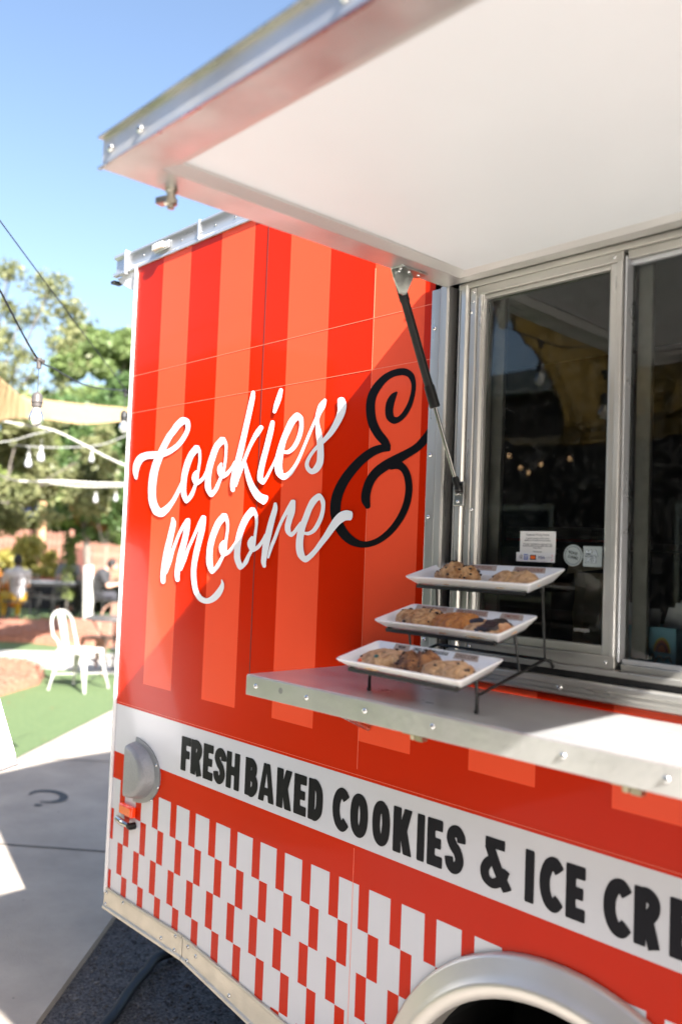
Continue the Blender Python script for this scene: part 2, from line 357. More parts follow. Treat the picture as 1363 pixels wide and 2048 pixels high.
wall = wb.obj('side_wall', [VR, VP, VW], T)
# vinyl overlaps and the dark sheet joint: fine strips standing a hair proud
sm = MB()
for z in (2.160, 2.036): sm.box((XL+.004, -.0006, z-.0007), (OPX0-.004, .0, z+.0007))
sm.box((-1.4165, -.0008, 2.16), (-1.4145, 0, 2.28)); sm.box((-1.4163, -.0006, 1.1), (-1.4153, 0, 2.16)); sm.box((-1.4163, -.0006, .45), (-1.4153, 0, .92))
sm.box((XL+.004, -.0006, 1.0868), (OPX1+.8, 0, 1.0876))
sm.obj('vinyl_overlap', SEAML, T)
s2 = MB(); s2.box((-1.8375, -.0009, 1.24), (-1.8350, .0, ZT-.02)); s2.obj('sheet_joint', SEAM, T)
# rest of the body
def extrude_x(mb, prof, x0, x1, mi=0):
    n = len(prof); b0 = len(mb.v)
    for x in (x0, x1):
        for y, z in prof: mb.v.append((x, y, z))
    for i in range(n):
        k = (i+1) % n; mb.f.append((b0+i, b0+k, b0+n+k, b0+n+i)); mb.m.append(mi)
    mb.f.append(tuple(b0+i for i in range(n))[::-1]); mb.m.append(mi); mb.f.append(tuple(b0+n+i for i in range(n))); mb.m.append(mi)
b = MB(); b.box((XL+.004, .004, .47), (XL+.012, 2.05, ZT)); b.obj('end_wall', VW, T)
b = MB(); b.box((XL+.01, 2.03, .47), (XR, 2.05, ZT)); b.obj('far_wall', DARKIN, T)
b = MB(); b.box((XR-.01, .004, .30), (XR+.01, 2.05, ZT)); b.obj('front_wall', VW, T)
b = MB(); P_ = [(.006, ZT), (2.06, ZT)]+[(2.06-2.054*i/10, 2.575+.185*math.sin(math.pi*i/10)) for i in range(11)]; extrude_x(b, P_, -2.685, XR); b.obj('roof', WPAINT, T)
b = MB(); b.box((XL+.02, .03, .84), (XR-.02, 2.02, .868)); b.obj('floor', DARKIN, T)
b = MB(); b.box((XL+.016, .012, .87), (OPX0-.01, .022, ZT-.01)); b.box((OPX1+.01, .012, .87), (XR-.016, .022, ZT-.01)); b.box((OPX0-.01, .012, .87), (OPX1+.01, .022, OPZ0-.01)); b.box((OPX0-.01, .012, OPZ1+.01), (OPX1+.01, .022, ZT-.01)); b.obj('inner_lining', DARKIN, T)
# corner strip: white bead with a dark edge behind
b = MB(); b.tube([(XL-.006, -.003, .475), (XL-.006, -.003, ZT-.005)], .0065, 8); b.obj('corner_bead', WPAINT, T, smooth=True)
b = MB(); b.box((XL-.024, .006, .43), (XL-.0125, .03, ZT-.03)); b.obj('corner_trim', mat('trim_maroon', (.09, .02, .03), .4), T)
# roof rail: channel with flanges, screws, joint cover and a clearance lamp
rail = MB(); x0, x1 = -2.60, XR
prof = [(0, 2.527), (-.0065, 2.527), (-.0065, 2.536), (-.003, 2.540), (-.003, 2.577), (-.006, 2.581), (-.006, 2.592), (0, 2.594)]
extrude_x(rail, prof, -2.601, XR)
RL = rail.obj('roof_rail', ALUB, T, bevel=.0012)
b = MB(); p2 = [(.002, 2.523), (-.014, 2.523), (-.014, 2.534), (-.002, 2.538), (-.002, 2.582), (-.013, 2.586), (-.013, 2.597), (.002, 2.598)]
extrude_x(b, p2, -2.684, -2.603); b.box((-2.609, -.016, 2.518), (-2.600, .002, 2.600)); b.obj('rail_end_cap', ALUB, T, bevel=.0015)
b = MB(); b.quad([(-2.68, .001, 2.520), (-2.545, .001, 2.520), (-2.545, .001, 2.448), (-2.655, .001, 2.500)]); b.quad([(-2.68, .004, 2.520), (-2.655, .004, 2.500), (-2.545, .004, 2.448), (-2.545, .004, 2.520)]); b.obj('corner_gusset', WPAINT, T)
b = MB(); b.box((-2.70, -.012, 2.503), (-2.678, .02, 2.512)); b.obj('drip_tab', RUBBER, T)
# screws share one mesh
sc_m = MB(); sc_m.lathe((0, 0, 0), [(.0001, -.0035), (.0035, -.0033), (.0056, -.0012), (.006, 0)], axis=(0, 1, 0), n=12)
SCREWME = sc_m.mesh('screw', SCREW, True)
sd_m = MB(); sd_m.lathe((0, 0, 0), [(.0001, -.0034), (.0035, -.0033), (.0056, -.0012), (.006, 0)], axis=(0, 1, 0), n=12); sd_m.lathe((0, 0, 0), [(.0019, -.0041), (.0019, -.0033)], axis=(0, 1, 0), n=6, mi=1)
SCREWME = sd_m.mesh('screw', [SCREW, RUBBER], True)
def screw(x, y, z, parent=T, s=1., rot=None):
    o = bpy.data.objects.new('screw', SCREWME); COL.objects.link(o); o.parent = parent; o.location = (x, y, z); o.scale = (s, s, s)
    if rot: o.rotation_euler = rot
    return o
for x in (-2.595, -2.50, -2.40, -2.27, -2.185, -2.165, -2.09, -1.99, -1.86, -1.73, -1.55): screw(x, -.0032, 2.556+.006*math.sin(x*90), RL, .62)
b = MB(); b.box((-2.178, -.0085, 2.534), (-2.170, -.0028, 2.596)); b.obj('rail_joint', ALUB, RL)
lamp = MB(); lamp.box((-2.425, -.012, 2.548), (-2.335, -.0032, 2.574)); L1 = lamp.obj('clearance_lamp', ALUB, T, bevel=.004)
lens = MB()
for i in range(5): lens.box((-2.418+.0125*i, -.022-.002*math.sin((i+.5)/5*math.pi), 2.551), (-2.4065+.0125*i, -.0122, 2.571))
lens.obj('lens', mat('lens_clear', (.75, .72, .62), .15, coat=.5), L1, bevel=.002)
screw(-2.345, -.0125, 2.561, L1, .8)
# skirt: two lengths of channel meeting in a lapped joint, rising towards the rear
def skirt(x0, x1, zt0, zt1, zb0, zb1, name):
    b = MB(); n0 = len(b.v)
    def sec(x, zt, zb):
        return [(x, .003, zt), (x, -.006, zt), (x, -.0075, zt-.006), (x, -.004, zt-.010), (x, -.004, zb+.014), (x, -.009, zb+.010), (x, -.009, zb+.002), (x, -.007, zb), (x, .03, zb)]
    A_ = sec(x0, zt0, zb0); B_ = sec(x1, zt1, zb1); b.v += A_+B_; n = len(A_)
    for i in range(n): k = (i+1) % n; b.f.append((i, k, n+k, n+i)); b.m.append(0)
    b.f.append(tuple(range(n))[::-1]); b.m.append(0); b.f.append(tuple(range(n, 2*n))); b.m.append(0)
    return b.obj(name, SKIRT, T, bevel=.0008)
s1 = skirt(-2.549, -2.092, .491, .491, .420, .420, 'skirt_rail'); s2_ = skirt(-2.088, -1.30, .491, .402, .420, .308, 'skirt_rail')
for x, z in ((-2.53, .476), (-2.534, .437), (-2.425, .476), (-2.20, .446), (-2.125, .477), (-2.128, .437)): screw(x, -.0045, z, s1, 1.)
for x, z in ((-2.06, .470), (-2.062, .431), (-2.02, .458), (-1.86, .414), (-1.67, .412), (-1.64, .365), (-1.5, .39)): screw(x, -.0045, z, s2_, 1.)
b = MB(); b.box((XL+.02, .03, .44), (-1.34, 2.0, .59)); b.box((-1.34, .47, .44), (XR-.1, 2.0, .59)); b.obj('chassis', mat('chassis_black', (.02, .02, .02), .6), T)
# wheel arch: rounded pressed ring, and the wheel inside it
fb = MB(); N_ = 40; prof = [(.372, .035), (.372, -.030), (.378, -.036), (.398, -.038), (.404, -.034), (.416, -.022), (.440, -.016), (.447, -.010), (.449, .0005)]
for i in range(N_+1):
    t = R(-14)+(R(208))*i/N_
    for r_, y_ in prof: fb.v.append((FC[0]+r_*math.cos(t), y_, FC[1]+r_*math.sin(t)))
n = len(prof)
for i in range(N_):
    for k in range(n-1): fb.f.append((i*n+k, i*n+k+1, (i+1)*n+k+1, (i+1)*n+k)); fb.m.append(0)
fb.obj('wheel_arch', mat('arch_metal', (.70, .66, .60), .38, .6, noise_amt=.1, noise_scale=6), T, smooth=True)
b = MB(); b.lathe((FC[0], .002, FC[1]), [(.404, 0), (.404, .42), (.001, .43)], axis=(0, 1, 0), n=32, ends=False); b.obj('wheel_well', mat('well_black', (.008, .008, .008), .9), T)
WH = MB(); WH.lathe((-.86, .07, .31), [(.17, 0), (.20, -.012), (.31, -.01), (.335, .02), (.338, .10), (.335, .18), (.31, .2)], axis=(0, 1, 0), n=40); W_ = WH.obj('wheel', TYRE, T, smooth=True)
b = MB(); b.lathe((-.86, .075, .31), [(.001, -.03), (.05, -.03), (.06, -.005), (.13, .005), (.165, -.008), (.172, .02)], axis=(0, 1, 0), n=28); b.obj('rim', ALU, W_, smooth=True)
# half-round vent cover
v = MB(); n = 18; zc, xc, ra, rb = .896, -2.398, .10, .155
def arc(sx, sz, y): return [(xc+.0+sx*math.sin(R(180)*i/n)*.9, y, zc+sz*math.cos(R(180)*i/n)) for i in range(n+1)]
lay = [arc(.165, .099, 0), arc(.165, .099, -.004), arc(.135, .088, -.005), arc(.122, .082, -.030), arc(.112, .076, -.040), arc(.09, .066, -.042)]
# flat left side, curved right side
for a in lay: v.v += a
for i in range(len(lay)-1):
    for k in range(n): v.f.append((i*(n+1)+k, i*(n+1)+k+1, (i+1)*(n+1)+k+1, (i+1)*(n+1)+k)); v.m.append(0)
v.f.append(tuple((len(lay)-1)*(n+1)+k for k in range(n+1))); v.m.append(0)
v.quad([l_[0] for l_ in lay]+[l_[-1] for l_ in lay[::-1]])
VO = v.obj('vent_cover', GREYP, T, smooth=True); shade(VO, 50)
for x, z in ((-2.272, .934), (-2.256, .872), (-2.29, .826)): screw(x, -.004, z, VO, .8)
# amber side marker and its little chromed lamp
b = MB(); b.box((-2.462, -.016, .748), (-2.382, -.0005, .780)); mk = b.obj('side_marker', mat('amber_red', (.75, .045, .01), .18, coat=.8, emit=(1, .06, .0, .10)), T, bevel=.003)
b = MB(); b.box((-2.456, -.0185, .751), (-2.390, -.0162, .776)); b.obj('reflector', mat('amber', (.95, .13, .01), .25, coat=.8, noise_amt=.2, noise_scale=300), mk, bevel=.001)
b = MB(); b.tube([(-2.472, -.010, .728), (-2.462, -.018, .731), (-2.42, -.024, .729), (-2.392, -.020, .727)], [.006, .010, .010, .008], 10); lk = b.obj('licence_lamp', mat('chrome_lamp', (.5, .48, .44), .12, 1.), T, smooth=True)
b = MB(); b.lathe((-2.386, -.012, .724), [(.001, -.014), (.008, -.012), (.011, -.004), (.011, .012)], axis=(0, 1, 0), n=12); b.obj('lamp_base', BLACKM, lk, smooth=True)

# ------------------------------------------------------------------ lettering
# control points of the painted letters: x, z and half-width vector, in tenths of a millimetre on the wall
SCRIPT_WHITE=[
 [(-24793,18185,96,-1),(-24833,18380,178,-13),(-24781,18613,216,-51),(-24560,18809,173,-100),(-24199,18879,69,-114),(-23813,18876,28,-115),(-23459,18870,33,-101),(-23114,18884,63,-89),(-22733,18967,89,-76),(-22365,19106,106,-62),(-22079,19306,115,-48),(-21898,19511,116,-30),(-21880,19677,133,-4),(-21968,19795,110,57),(-22147,19837,-80,108),(-22419,19735,-148,86),(-22688,19547,-152,72),(-22924,19380,-163,64),(-23205,19081,-173,55),(-23441,18775,-208,56),(-23625,18490,-227,45),(-23735,18145,-238,27),(-23762,17769,-235,10),(-23707,17446,-230,-13),(-23571,17230,-213,-47),(-23371,17068,-157,-98),(-23145,17031,62,-129),(-22908,17116,143,-84),(-22634,17282,117,-50),(-22413,17473,105,-34),(-22200,17726,99,-28),(-22042,17940,93,-22),(-21977,18104,68,-12)],
 [(-21336,18937,-151,80),(-21621,18756,-149,56),(-21823,18456,-166,37),(-21945,18103,-161,19),(-21956,17745,-148,4),(-21897,17539,-135,-19),(-21749,17401,-28,-97),(-21562,17494,94,-39),(-21419,17667,88,-23),(-21322,17840,81,-19)],
 [(-21355,18948,-131,-53),(-21190,18827,-80,-8),(-21148,18574,-68,5),(-21183,18350,-68,9),(-21235,18126,-79,10),(-21265,17952,-111,13)],
 [(-21323,18230,-67,18),(-21386,18132,-115,17),(-21380,18006,-125,-12),(-21269,17896,-20,-73),(-21045,17956,61,-43),(-20880,18067,72,-27),(-20764,18231,61,-16),(-20720,18328,38,-8)],
 [(-20045,19094,-136,81),(-20331,18923,-140,56),(-20517,18614,-154,38),(-20661,18276,-159,24),(-20689,17932,-146,8),(-20650,17708,-142,-19),(-20481,17557,-11,-97),(-20276,17673,90,-36),(-20145,17864,82,-23),(-20034,18030,77,-22)],
 [(-20066,19105,-123,-53),(-19879,18966,-74,-8),(-19849,18722,-65,5),(-19872,18434,-65,9),(-19931,18195,-73,11),(-19963,18076,-98,15)],
 [(-20054,18407,-62,18),(-20124,18301,-108,13),(-20093,18154,-114,-15),(-19986,18052,-38,-67),(-19813,18082,59,-50),(-19638,18182,67,-35),(-19507,18296,61,-22),(-19418,18435,37,-11)],
 [(-18695,20309,-89,18),(-18731,20120,-116,26),(-18890,19583,-123,27),(-19056,19043,-131,27),(-19224,18526,-141,28),(-19377,18087,-142,25),(-19450,17811,-126,13),(-19437,17643,-98,3)],
 [(-19315,17751,50,-10),(-19221,17970,67,-15),(-19077,18269,88,-22),(-18940,18510,73,-21),(-18779,18776,75,-25),(-18584,19031,88,-35),(-18411,19201,106,-50),(-18275,19318,85,-43)],
 [(-18931,18386,-57,-4),(-18822,18120,-99,-11),(-18668,17840,-119,-24),(-18485,17617,-129,-45),(-18253,17428,-119,-80),(-18011,17343,-92,-113),(-17963,17326,-92,-113)],
 [(-17490,20242,-81,23),(-17561,20051,-109,32),(-17660,19848,-101,30),(-17724,19689,-70,19)],
 [(-17785,19406,-92,20),(-17850,19171,-117,26),(-17991,18753,-117,26),(-18125,18385,-123,24),(-18211,18067,-125,16),(-18202,17878,-113,-11),(-18107,17813,39,-65),(-17952,17923,59,-25),(-17789,18129,54,-19),(-17635,18333,49,-16),(-17524,18539,39,-12)],
 [(-17289,18590,-3,-39),(-17097,18569,33,-50),(-16884,18670,72,-41),(-16719,18865,85,-29),(-16620,19102,87,-18),(-16609,19306,82,-4),(-16664,19440,86,22),(-16758,19494,-61,88),(-16976,19376,-118,63),(-17154,19143,-124,46),(-17309,18893,-122,35),(-17406,18637,-142,30),(-17465,18404,-161,22),(-17468,18193,-160,0),(-17395,18020,-130,-42),(-17230,17929,1,-86),(-17009,17996,70,-51),(-16812,18163,66,-29),(-16624,18410,58,-20),(-16455,18693,55,-18),(-16274,18998,54,-19),(-16101,19276,50,-18),(-15999,19456,43,-15)],
 [(-15737,19794,-57,26),(-15840,19662,-120,50),(-15953,19489,-97,32),(-16000,19342,-83,13),(-15981,19202,-78,1),(-15928,19010,-107,-2),(-15871,18793,-118,0),(-15835,18566,-122,5),(-15824,18366,-126,13),(-15851,18205,-123,37),(-15980,18061,-92,61),(-16128,18018,7,70),(-16273,18095,72,29),(-16326,18216,77,-8),(-16259,18364,61,-23),(-16102,18527,53,-29),(-15922,18654,50,-35),(-15708,18781,62,-43),(-15464,18962,85,-47),(-15262,19192,110,-47),(-15126,19424,135,-38),(-15109,19618,159,-16),(-15143,19732,132,3)],
 [(-22472,16842,-83,-5),(-22430,16707,-148,11),(-22561,16274,-167,18),(-22700,15866,-178,16),(-22814,15456,-165,9),(-22868,15102,-151,0),(-22851,14913,-136,-7)],
 [(-22687,15164,48,-6),(-22520,15521,92,-11),(-22377,15874,86,-12),(-22207,16172,79,-15),(-22049,16414,76,-19),(-21851,16628,88,-29),(-21651,16797,96,-37)],
 [(-21613,16787,-113,10),(-21661,16523,-145,14),(-21772,16153,-159,18),(-21910,15806,-169,19),(-22025,15458,-157,11),(-22074,15191,-145,-1),(-22039,15007,-120,-10)],
 [(-21867,15305,55,-8),(-21683,15654,86,-13),(-21533,15947,76,-14),(-21345,16212,73,-17),(-21147,16495,76,-19),(-20982,16708,93,-26),(-20832,16879,101,-31)],
 [(-20804,16863,-112,11),(-20876,16528,-147,17),(-21006,16165,-147,18),(-21134,15775,-145,12),(-21207,15436,-138,3),(-21195,15126,-137,-10),(-21102,14821,-128,-23),(-20958,14624,-117,-43),(-20758,14503,-76,-69),(-20488,14465,3,-78),(-20221,14531,81,-71),(-19982,14671,128,-54),(-19804,14856,121,-26),(-19744,15008,72,1),(-19794,15112,16,3)],
 [(-19782,16904,-140,73),(-20054,16722,-142,51),(-20257,16431,-149,31),(-20398,16112,-152,15),(-20435,15794,-154,-1),(-20395,15517,-153,-24),(-20233,15342,-51,-92),(-20043,15455,87,-36),(-19905,15610,80,-22),(-19777,15776,73,-19)],
 [(-19804,16915,-139,-48),(-19641,16760,-80,-13),(-19607,16536,-67,1),(-19641,16313,-67,4),(-19674,16089,-80,5),(-19703,15914,-105,6)],
 [(-19766,16194,-58,16),(-19851,16085,-109,10),(-19832,15936,-118,-19),(-19731,15834,-35,-69),(-19525,15882,55,-44),(-19359,15997,68,-28),(-19245,16122,55,-16),(-19179,16221,34,-8)],
 [(-18499,17055,-133,68),(-18761,16856,-136,50),(-18979,16540,-139,29),(-19089,16222,-145,14),(-19118,15953,-142,1),(-19092,15710,-137,-23),(-18916,15510,-57,-88),(-18725,15626,83,-32),(-18607,15798,75,-20),(-18499,15933,70,-21)],
 [(-18520,17064,-115,-58),(-18347,16938,-75,-17),(-18298,16735,-66,0),(-18324,16497,-62,4),(-18362,16258,-73,6),(-18403,16066,-96,8)],
 [(-18468,16328,-55,14),(-18545,16207,-105,10),(-18521,16088,-110,-25),(-18413,15990,-33,-66),(-18246,16034,52,-41),(-18088,16144,63,-27),(-17965,16287,52,-15),(-17905,16406,32,-7)],
 [(-17527,17220,-66,2),(-17526,17085,-105,15),(-17636,16806,-123,21),(-17745,16478,-132,19),(-17836,16172,-139,14),(-17891,15866,-123,7),(-17915,15678,-109,-3),(-17878,15566,-77,-11)],
 [(-17736,15800,43,-7),(-17625,16083,67,-13),(-17477,16341,66,-15),(-17347,16597,62,-15),(-17200,16828,62,-20),(-17010,17056,73,-27),(-16833,17269,78,-30)],
 [(-16791,17270,-80,10),(-16839,17032,-125,20),(-16930,16804,-121,21),(-16983,16621,-117,5),(-16945,16485,-95,-29),(-16828,16418,7,-62),(-16693,16491,56,-32),(-16585,16601,56,-23),(-16473,16725,39,-16)],
 [(-16313,16457,-1,-38),(-16150,16452,23,-44),(-15955,16533,60,-36),(-15794,16714,75,-25),(-15683,16922,76,-15),(-15646,17130,71,-2),(-15687,17284,78,19),(-15800,17374,-11,84),(-15999,17279,-100,56),(-16161,17081,-108,34),(-16282,16848,-113,28),(-16398,16624,-122,25),(-16455,16444,-136,15),(-16484,16242,-141,3),(-16465,16040,-142,-16),(-16387,15886,-114,-49),(-16229,15802,-1,-82),(-16049,15885,69,-48),(-15859,16033,73,-37),(-15674,16212,83,-39),(-15490,16389,94,-43),(-15310,16585,109,-50),(-15131,16758,117,-71),(-14950,16869,96,-103),(-14792,16902,24,-121),(-14651,16889,-14,-109)],
]
SCRIPT_BLACK=[
 [(-13323,19723,-25,19),(-13419,19652,-81,44),(-13512,19503,-123,38),(-13540,19314,-127,12),(-13495,19160,-107,-32),(-13373,19081,-15,-79),(-13209,19099,48,-56),(-13045,19213,68,-41),(-12900,19414,71,-28),(-12822,19646,67,-16),(-12811,19858,70,-3),(-12894,20050,76,29),(-13060,20158,34,72),(-13243,20189,-18,83),(-13492,20172,-49,78),(-13758,20076,-86,75),(-14008,19874,-122,67),(-14136,19651,-146,39),(-14145,19372,-152,8),(-14065,19085,-143,-22),(-13878,18820,-120,-47),(-13667,18626,-105,-53),(-13529,18480,-75,-34)],
 [(-13490,18442,-6,66),(-13753,18453,-33,93),(-14056,18383,-78,94),(-14400,18213,-109,86),(-14755,17947,-135,78),(-15038,17644,-161,63),(-15200,17332,-185,35),(-15229,17016,-185,-3),(-15133,16729,-166,-42),(-14912,16473,-132,-74),(-14617,16294,-75,-89),(-14295,16216,-13,-77),(-13985,16235,28,-66),(-13649,16350,57,-58),(-13318,16569,77,-49),(-13050,16863,93,-38),(-12886,17179,104,-23),(-12840,17495,106,-5),(-12895,17762,102,16),(-13010,17940,85,47),(-13196,18047,30,97),(-13434,18040,-18,95)],
 [(-12246,18735,-103,66),(-12376,18607,-96,68),(-12626,18414,-79,74),(-12937,18282,-70,86),(-13256,18166,-77,101),(-13583,18047,-90,100),(-13877,17896,-112,83),(-14079,17697,-134,53),(-14183,17450,-146,26),(-14192,17256,-143,-8),(-14114,17102,-84,-19)],
]
def cr(p0, p1, p2, p3, t):
    return .5*((2*p1)+(-p0+p2)*t+(2*p0-5*p1+4*p2-p3)*t*t+(-p0+3*p1-3*p2+p3)*t*t*t)
def ribbon(mb, pts, y, smooth=6, cap=.6, mi=0, dy=.00022):
    P = np.array(pts, float); n = len(P); out = []
    if smooth > 1:
        for i in range(n-1):
            a = P[max(i-1, 0)]; d = P[min(i+2, n-1)]
            for k in range(smooth): out.append(cr(a, P[i], P[i+1], d, k/smooth))
        out.append(P[-1]); P = np.array(out)
    n = len(P); rows = []
    def capf(i, j):
        c = P[i]; d = P[i, :2]-P[j, :2]; d = d/max(1e-9, np.linalg.norm(d)); h = np.linalg.norm(P[i, 2:]); res = []
        for k in range(1, 5):
            t = k/4*math.pi/2; f_ = math.cos(t) if k < 4 else .04; res.append(np.concatenate([c[:2]+d*h*cap*math.sin(t), c[2:]*f_]))
        return res
    if cap: P = np.array(capf(0, 1)[::-1]+list(P)+capf(-1, -2))
    b0 = len(mb.v); n = len(P)
    for i, q in enumerate(P):
        yy = y-dy*i/n
        mb.v.append((q[0]+q[2], yy, q[1]+q[3])); mb.v.append((q[0]-q[2], yy, q[1]-q[3]))
    for i in range(n-1): mb.f.append((b0+2*i, b0+2*i+1, b0+2*i+3, b0+2*i+2)); mb.m.append(mi)
def script(strokes, y0, name, m_, label=None):
    mb = MB()
    for k, s in enumerate(strokes): ribbon(mb, [[v_*1e-4 for v_ in (s[i])] for i in range(len(s))], y0-.0003*(k % 4)-.00004*k, mi=0)
    o = mb.obj(name, m_, T)
    if label: o['label'] = label
    return o
script(SCRIPT_BLACK, -.0008, 'ampersand', LK, 'large black hand-drawn ampersand')
tb = MB(); tb.quad([(-1.238, -.0009, 1.926), (-1.227, -.0009, 1.934), (-1.227, -.0009, 1.912)]); tb.obj('ampersand_tip', LK, T)
script(SCRIPT_WHITE[:14], -.0026, 'script_lettering', LW, 'white script reading Cookies')
script(SCRIPT_WHITE[14:], -.0026, 'script_lettering', LW, 'white script reading moore')
# slab letters: each glyph drawn as strokes in a box 1 high
# straight-sided glyphs as outlines, round ones as strokes; all in a box 1 high
GP = {
 'F': (.50, [[(0,0),(.26,0),(.26,.37),(.45,.37),(.45,.60),(.26,.60),(.26,.755),(.50,.755),(.50,1),(0,1)]]),
 'E': (.50, [[(0,0),(.50,0),(.50,.235),(.26,.235),(.26,.39),(.45,.39),(.45,.61),(.26,.61),(.26,.765),(.50,.765),(.50,1),(0,1)]]),
 'H': (.60, [[(0,0),(.235,0),(.235,.375),(.365,.375),(.365,0),(.60,0),(.60,1),(.365,1),(.365,.61),(.235,.61),(.235,1),(0,1)]]),
 'I': (.24, [[(0,0),(.24,0),(.24,1),(0,1)]]),
 'K': (.60, [[(0,0),(.26,0),(.26,.30),(.33,.0),(.60,0),(.45,.53),(.60,1),(.35,1),(.26,.72),(.26,1),(0,1)]]),
 'A': (.66, [[(0,0),(.235,0),(.265,.17),(.265,.36),(.33,.74),(.33,1),(.20,1)], [(.66,0),(.46,1),(.33,1),(.33,.74),(.395,.36),(.395,.17),(.425,0)], [(.26,.17),(.40,.17),(.40,.37),(.26,.37)]]),
 'M': (.78, [[(0,0),(.22,0),(.22,.52),(.39,.25),(.56,.52),(.56,0),(.78,0),(.78,1),(.56,1),(.39,.66),(.22,1),(0,1)]]),
 'R': (.56, [[(0,0),(.26,0),(.26,1),(0,1)]]), 'B': (.56, [[(0,0),(.26,0),(.26,1),(0,1)]]), 'D': (.56, [[(0,0),(.26,0),(.26,1),(0,1)]]),
}
GL = {
 'R': [([(.20,.885),(.31,.88),(.415,.80),(.42,.66),(.33,.53),(.20,.50)],.25), ([(.29,.47),(.44,.0)],.255)],
 'S': [([(.44,.68),(.42,.80),(.31,.885),(.18,.84),(.135,.71),(.21,.58),(.34,.46),(.40,.30),(.34,.165),(.22,.12),(.12,.19),(.09,.32)],.245)],
 'B': [([(.20,.885),(.30,.885),(.39,.80),(.385,.65),(.29,.55),(.20,.54)],.23), ([(.20,.53),(.31,.52),(.425,.42),(.425,.24),(.31,.115),(.20,.115)],.25)],
 'D': [([(.20,.88),(.29,.87),(.41,.74),(.435,.5),(.41,.26),(.29,.13),(.20,.12)],.255)],
 'C': [([(.48,.77),(.37,.885),(.24,.84),(.155,.68),(.13,.5),(.155,.32),(.24,.16),(.37,.115),(.48,.23)],.255)],
 'O': [([(.30,.88),(.18,.78),(.14,.5),(.18,.22),(.30,.12),(.42,.22),(.46,.5),(.42,.78),(.30,.88)],.255)],
 '&': [([(.12,.90),(.52,.90)],.20), ([(.20,.84),(.30,.60),(.44,.32),(.60,.06)],.21), ([(.34,.60),(.19,.50),(.11,.34),(.14,.18),(.27,.105),(.41,.17),(.50,.30),(.55,.44)],.19)],
}
GW = {'S': .52, 'C': .52, 'O': .60, '&': .62}
def rounded(poly, r_):
    out = []; n = len(poly)
    for i in range(n):
        p = np.array(poly[i], float); a = np.array(poly[i-1], float)-p; c = np.array(poly[(i+1) % n], float)-p; la, lc = np.linalg.norm(a), np.linalg.norm(c); t = min(r_, la*.35, lc*.35)
        A_, C_ = p+a/la*t, p+c/lc*t
        for u in (0, .35, .65, 1): out.append(tuple((1-u)**2*A_+2*u*(1-u)*p+u*u*C_))
    return out
def slab(text, z0=.9475, h=.0985, y=-.0009, parent=T, name='letter', m_=LN):
    for ch, x0, wd in text:
        gw = GP[ch][0] if ch in GP else GW[ch]; st = GL.get(ch, []); sx = wd/gw; mb = MB()
        for k, poly in enumerate(GP[ch][1] if ch in GP else []):
            P = rounded(poly, .035) if ch != 'A' or k < 2 else poly
            mb.quad([(x0+p[0]*sx, y-.00005*k, z0+p[1]*h) for p in P])
        for k, (pts, t) in enumerate(st):
            P = [(x0+p[0]*sx, z0+p[1]*h) for p in pts]
            if len(P) > 2:
                Q = []
                for i in range(len(P)-1):
                    a = P[i-1] if i else (P[-2] if ch == 'O' else P[0]); d = P[min(i+2, len(P)-1)] if i+2 < len(P) else (P[1] if ch == 'O' else P[-1])
                    for u in range(5): Q.append(tuple(cr(np.array(a), np.array(P[i]), np.array(P[i+1]), np.array(d), u/5)))
                Q.append(P[-1]); P = Q
            rows = []
            for i, p in enumerate(P):
                a = P[max(i-1, 0)]; b_ = P[min(i+1, len(P)-1)]
                if ch == 'O' and i in (0, len(P)-1): a, b_ = P[-2], P[1]
                dx, dz = (b_[0]-a[0])/sx, (b_[1]-a[1])/h; n_ = math.hypot(dx, dz); nx, nz_ = -dz/n_, dx/n_
                rows.append((p[0], p[1], nx*t/2*sx, nz_*t/2*h))
            ribbon(mb, rows, y-.00012-.00008*k, smooth=1, cap=.12 if ch in 'SC&' else 0, dy=.00004)
        mb.obj(name, m_, parent)
slab([('F',-2.1453,.05),('R',-2.0945,.0567),('E',-2.032,.0489),('S',-1.9781,.0522),('H',-1.9211,.0603),('B',-1.8361,.0553),('A',-1.7778,.066),('K',-1.7029,.0599),('E',-1.6349,.0474),('D',-1.5806,.0529),('C',-1.4933,.0504),('O',-1.4336,.0601),('O',-1.3618,.057),('K',-1.2964,.0555),('I',-1.2263,.021),('E',-1.1977,.0424),('S',-1.146,.0468),('&',-1.0584,.0699),('I',-.9512,.0205),('C',-.9189,.046),('E',-.8622,.040),('C',-.7866,.048),('R',-.7286,.048),('E',-.6648,.043),('A',-.610,.058),('M',-.545,.066)])

# ------------------------------------------------------------------ serving window
WF = empty('serving_window'); WF.parent = T
# outer jamb trims: ribbed extrusions, left one with a rubber channel between
def vprof(name, prof, z0, z1, m_, parent=WF, bevel=.0008):
    b = MB(); n = len(prof)
    for z in (z0, z1):
        for x, y in prof: b.v.append((x, y, z))
    for i in range(n): k = (i+1) % n; b.f.append((i, k, n+k, n+i)); b.m.append(0)
    b.f.append(tuple(range(n))[::-1]); b.m.append(0); b.f.append(tuple(range(n, 2*n))); b.m.append(0)
    return b.obj(name, m_, parent, bevel=bevel)
jt = vprof('jamb_trim', [(-1.230,.0),(-1.230,-.006),(-1.226,-.010),(-1.203,-.010),(-1.2005,-.006),(-1.198,-.014),(-1.194,-.018),(-1.178,-.018),(-1.174,-.014),(-1.174,.03),(-1.230,.03)], 1.352, 2.186, ALUV)
for z in (1.42, 1.56, 1.685, 1.82, 1.95, 2.10): screw(-1.216, -.0105, z, jt, .85)
vprof('rubber_channel', [(-1.174,.012),(-1.150,.012),(-1.150,.03),(-1.174,.03)], 1.352, 2.186, RUBBER)
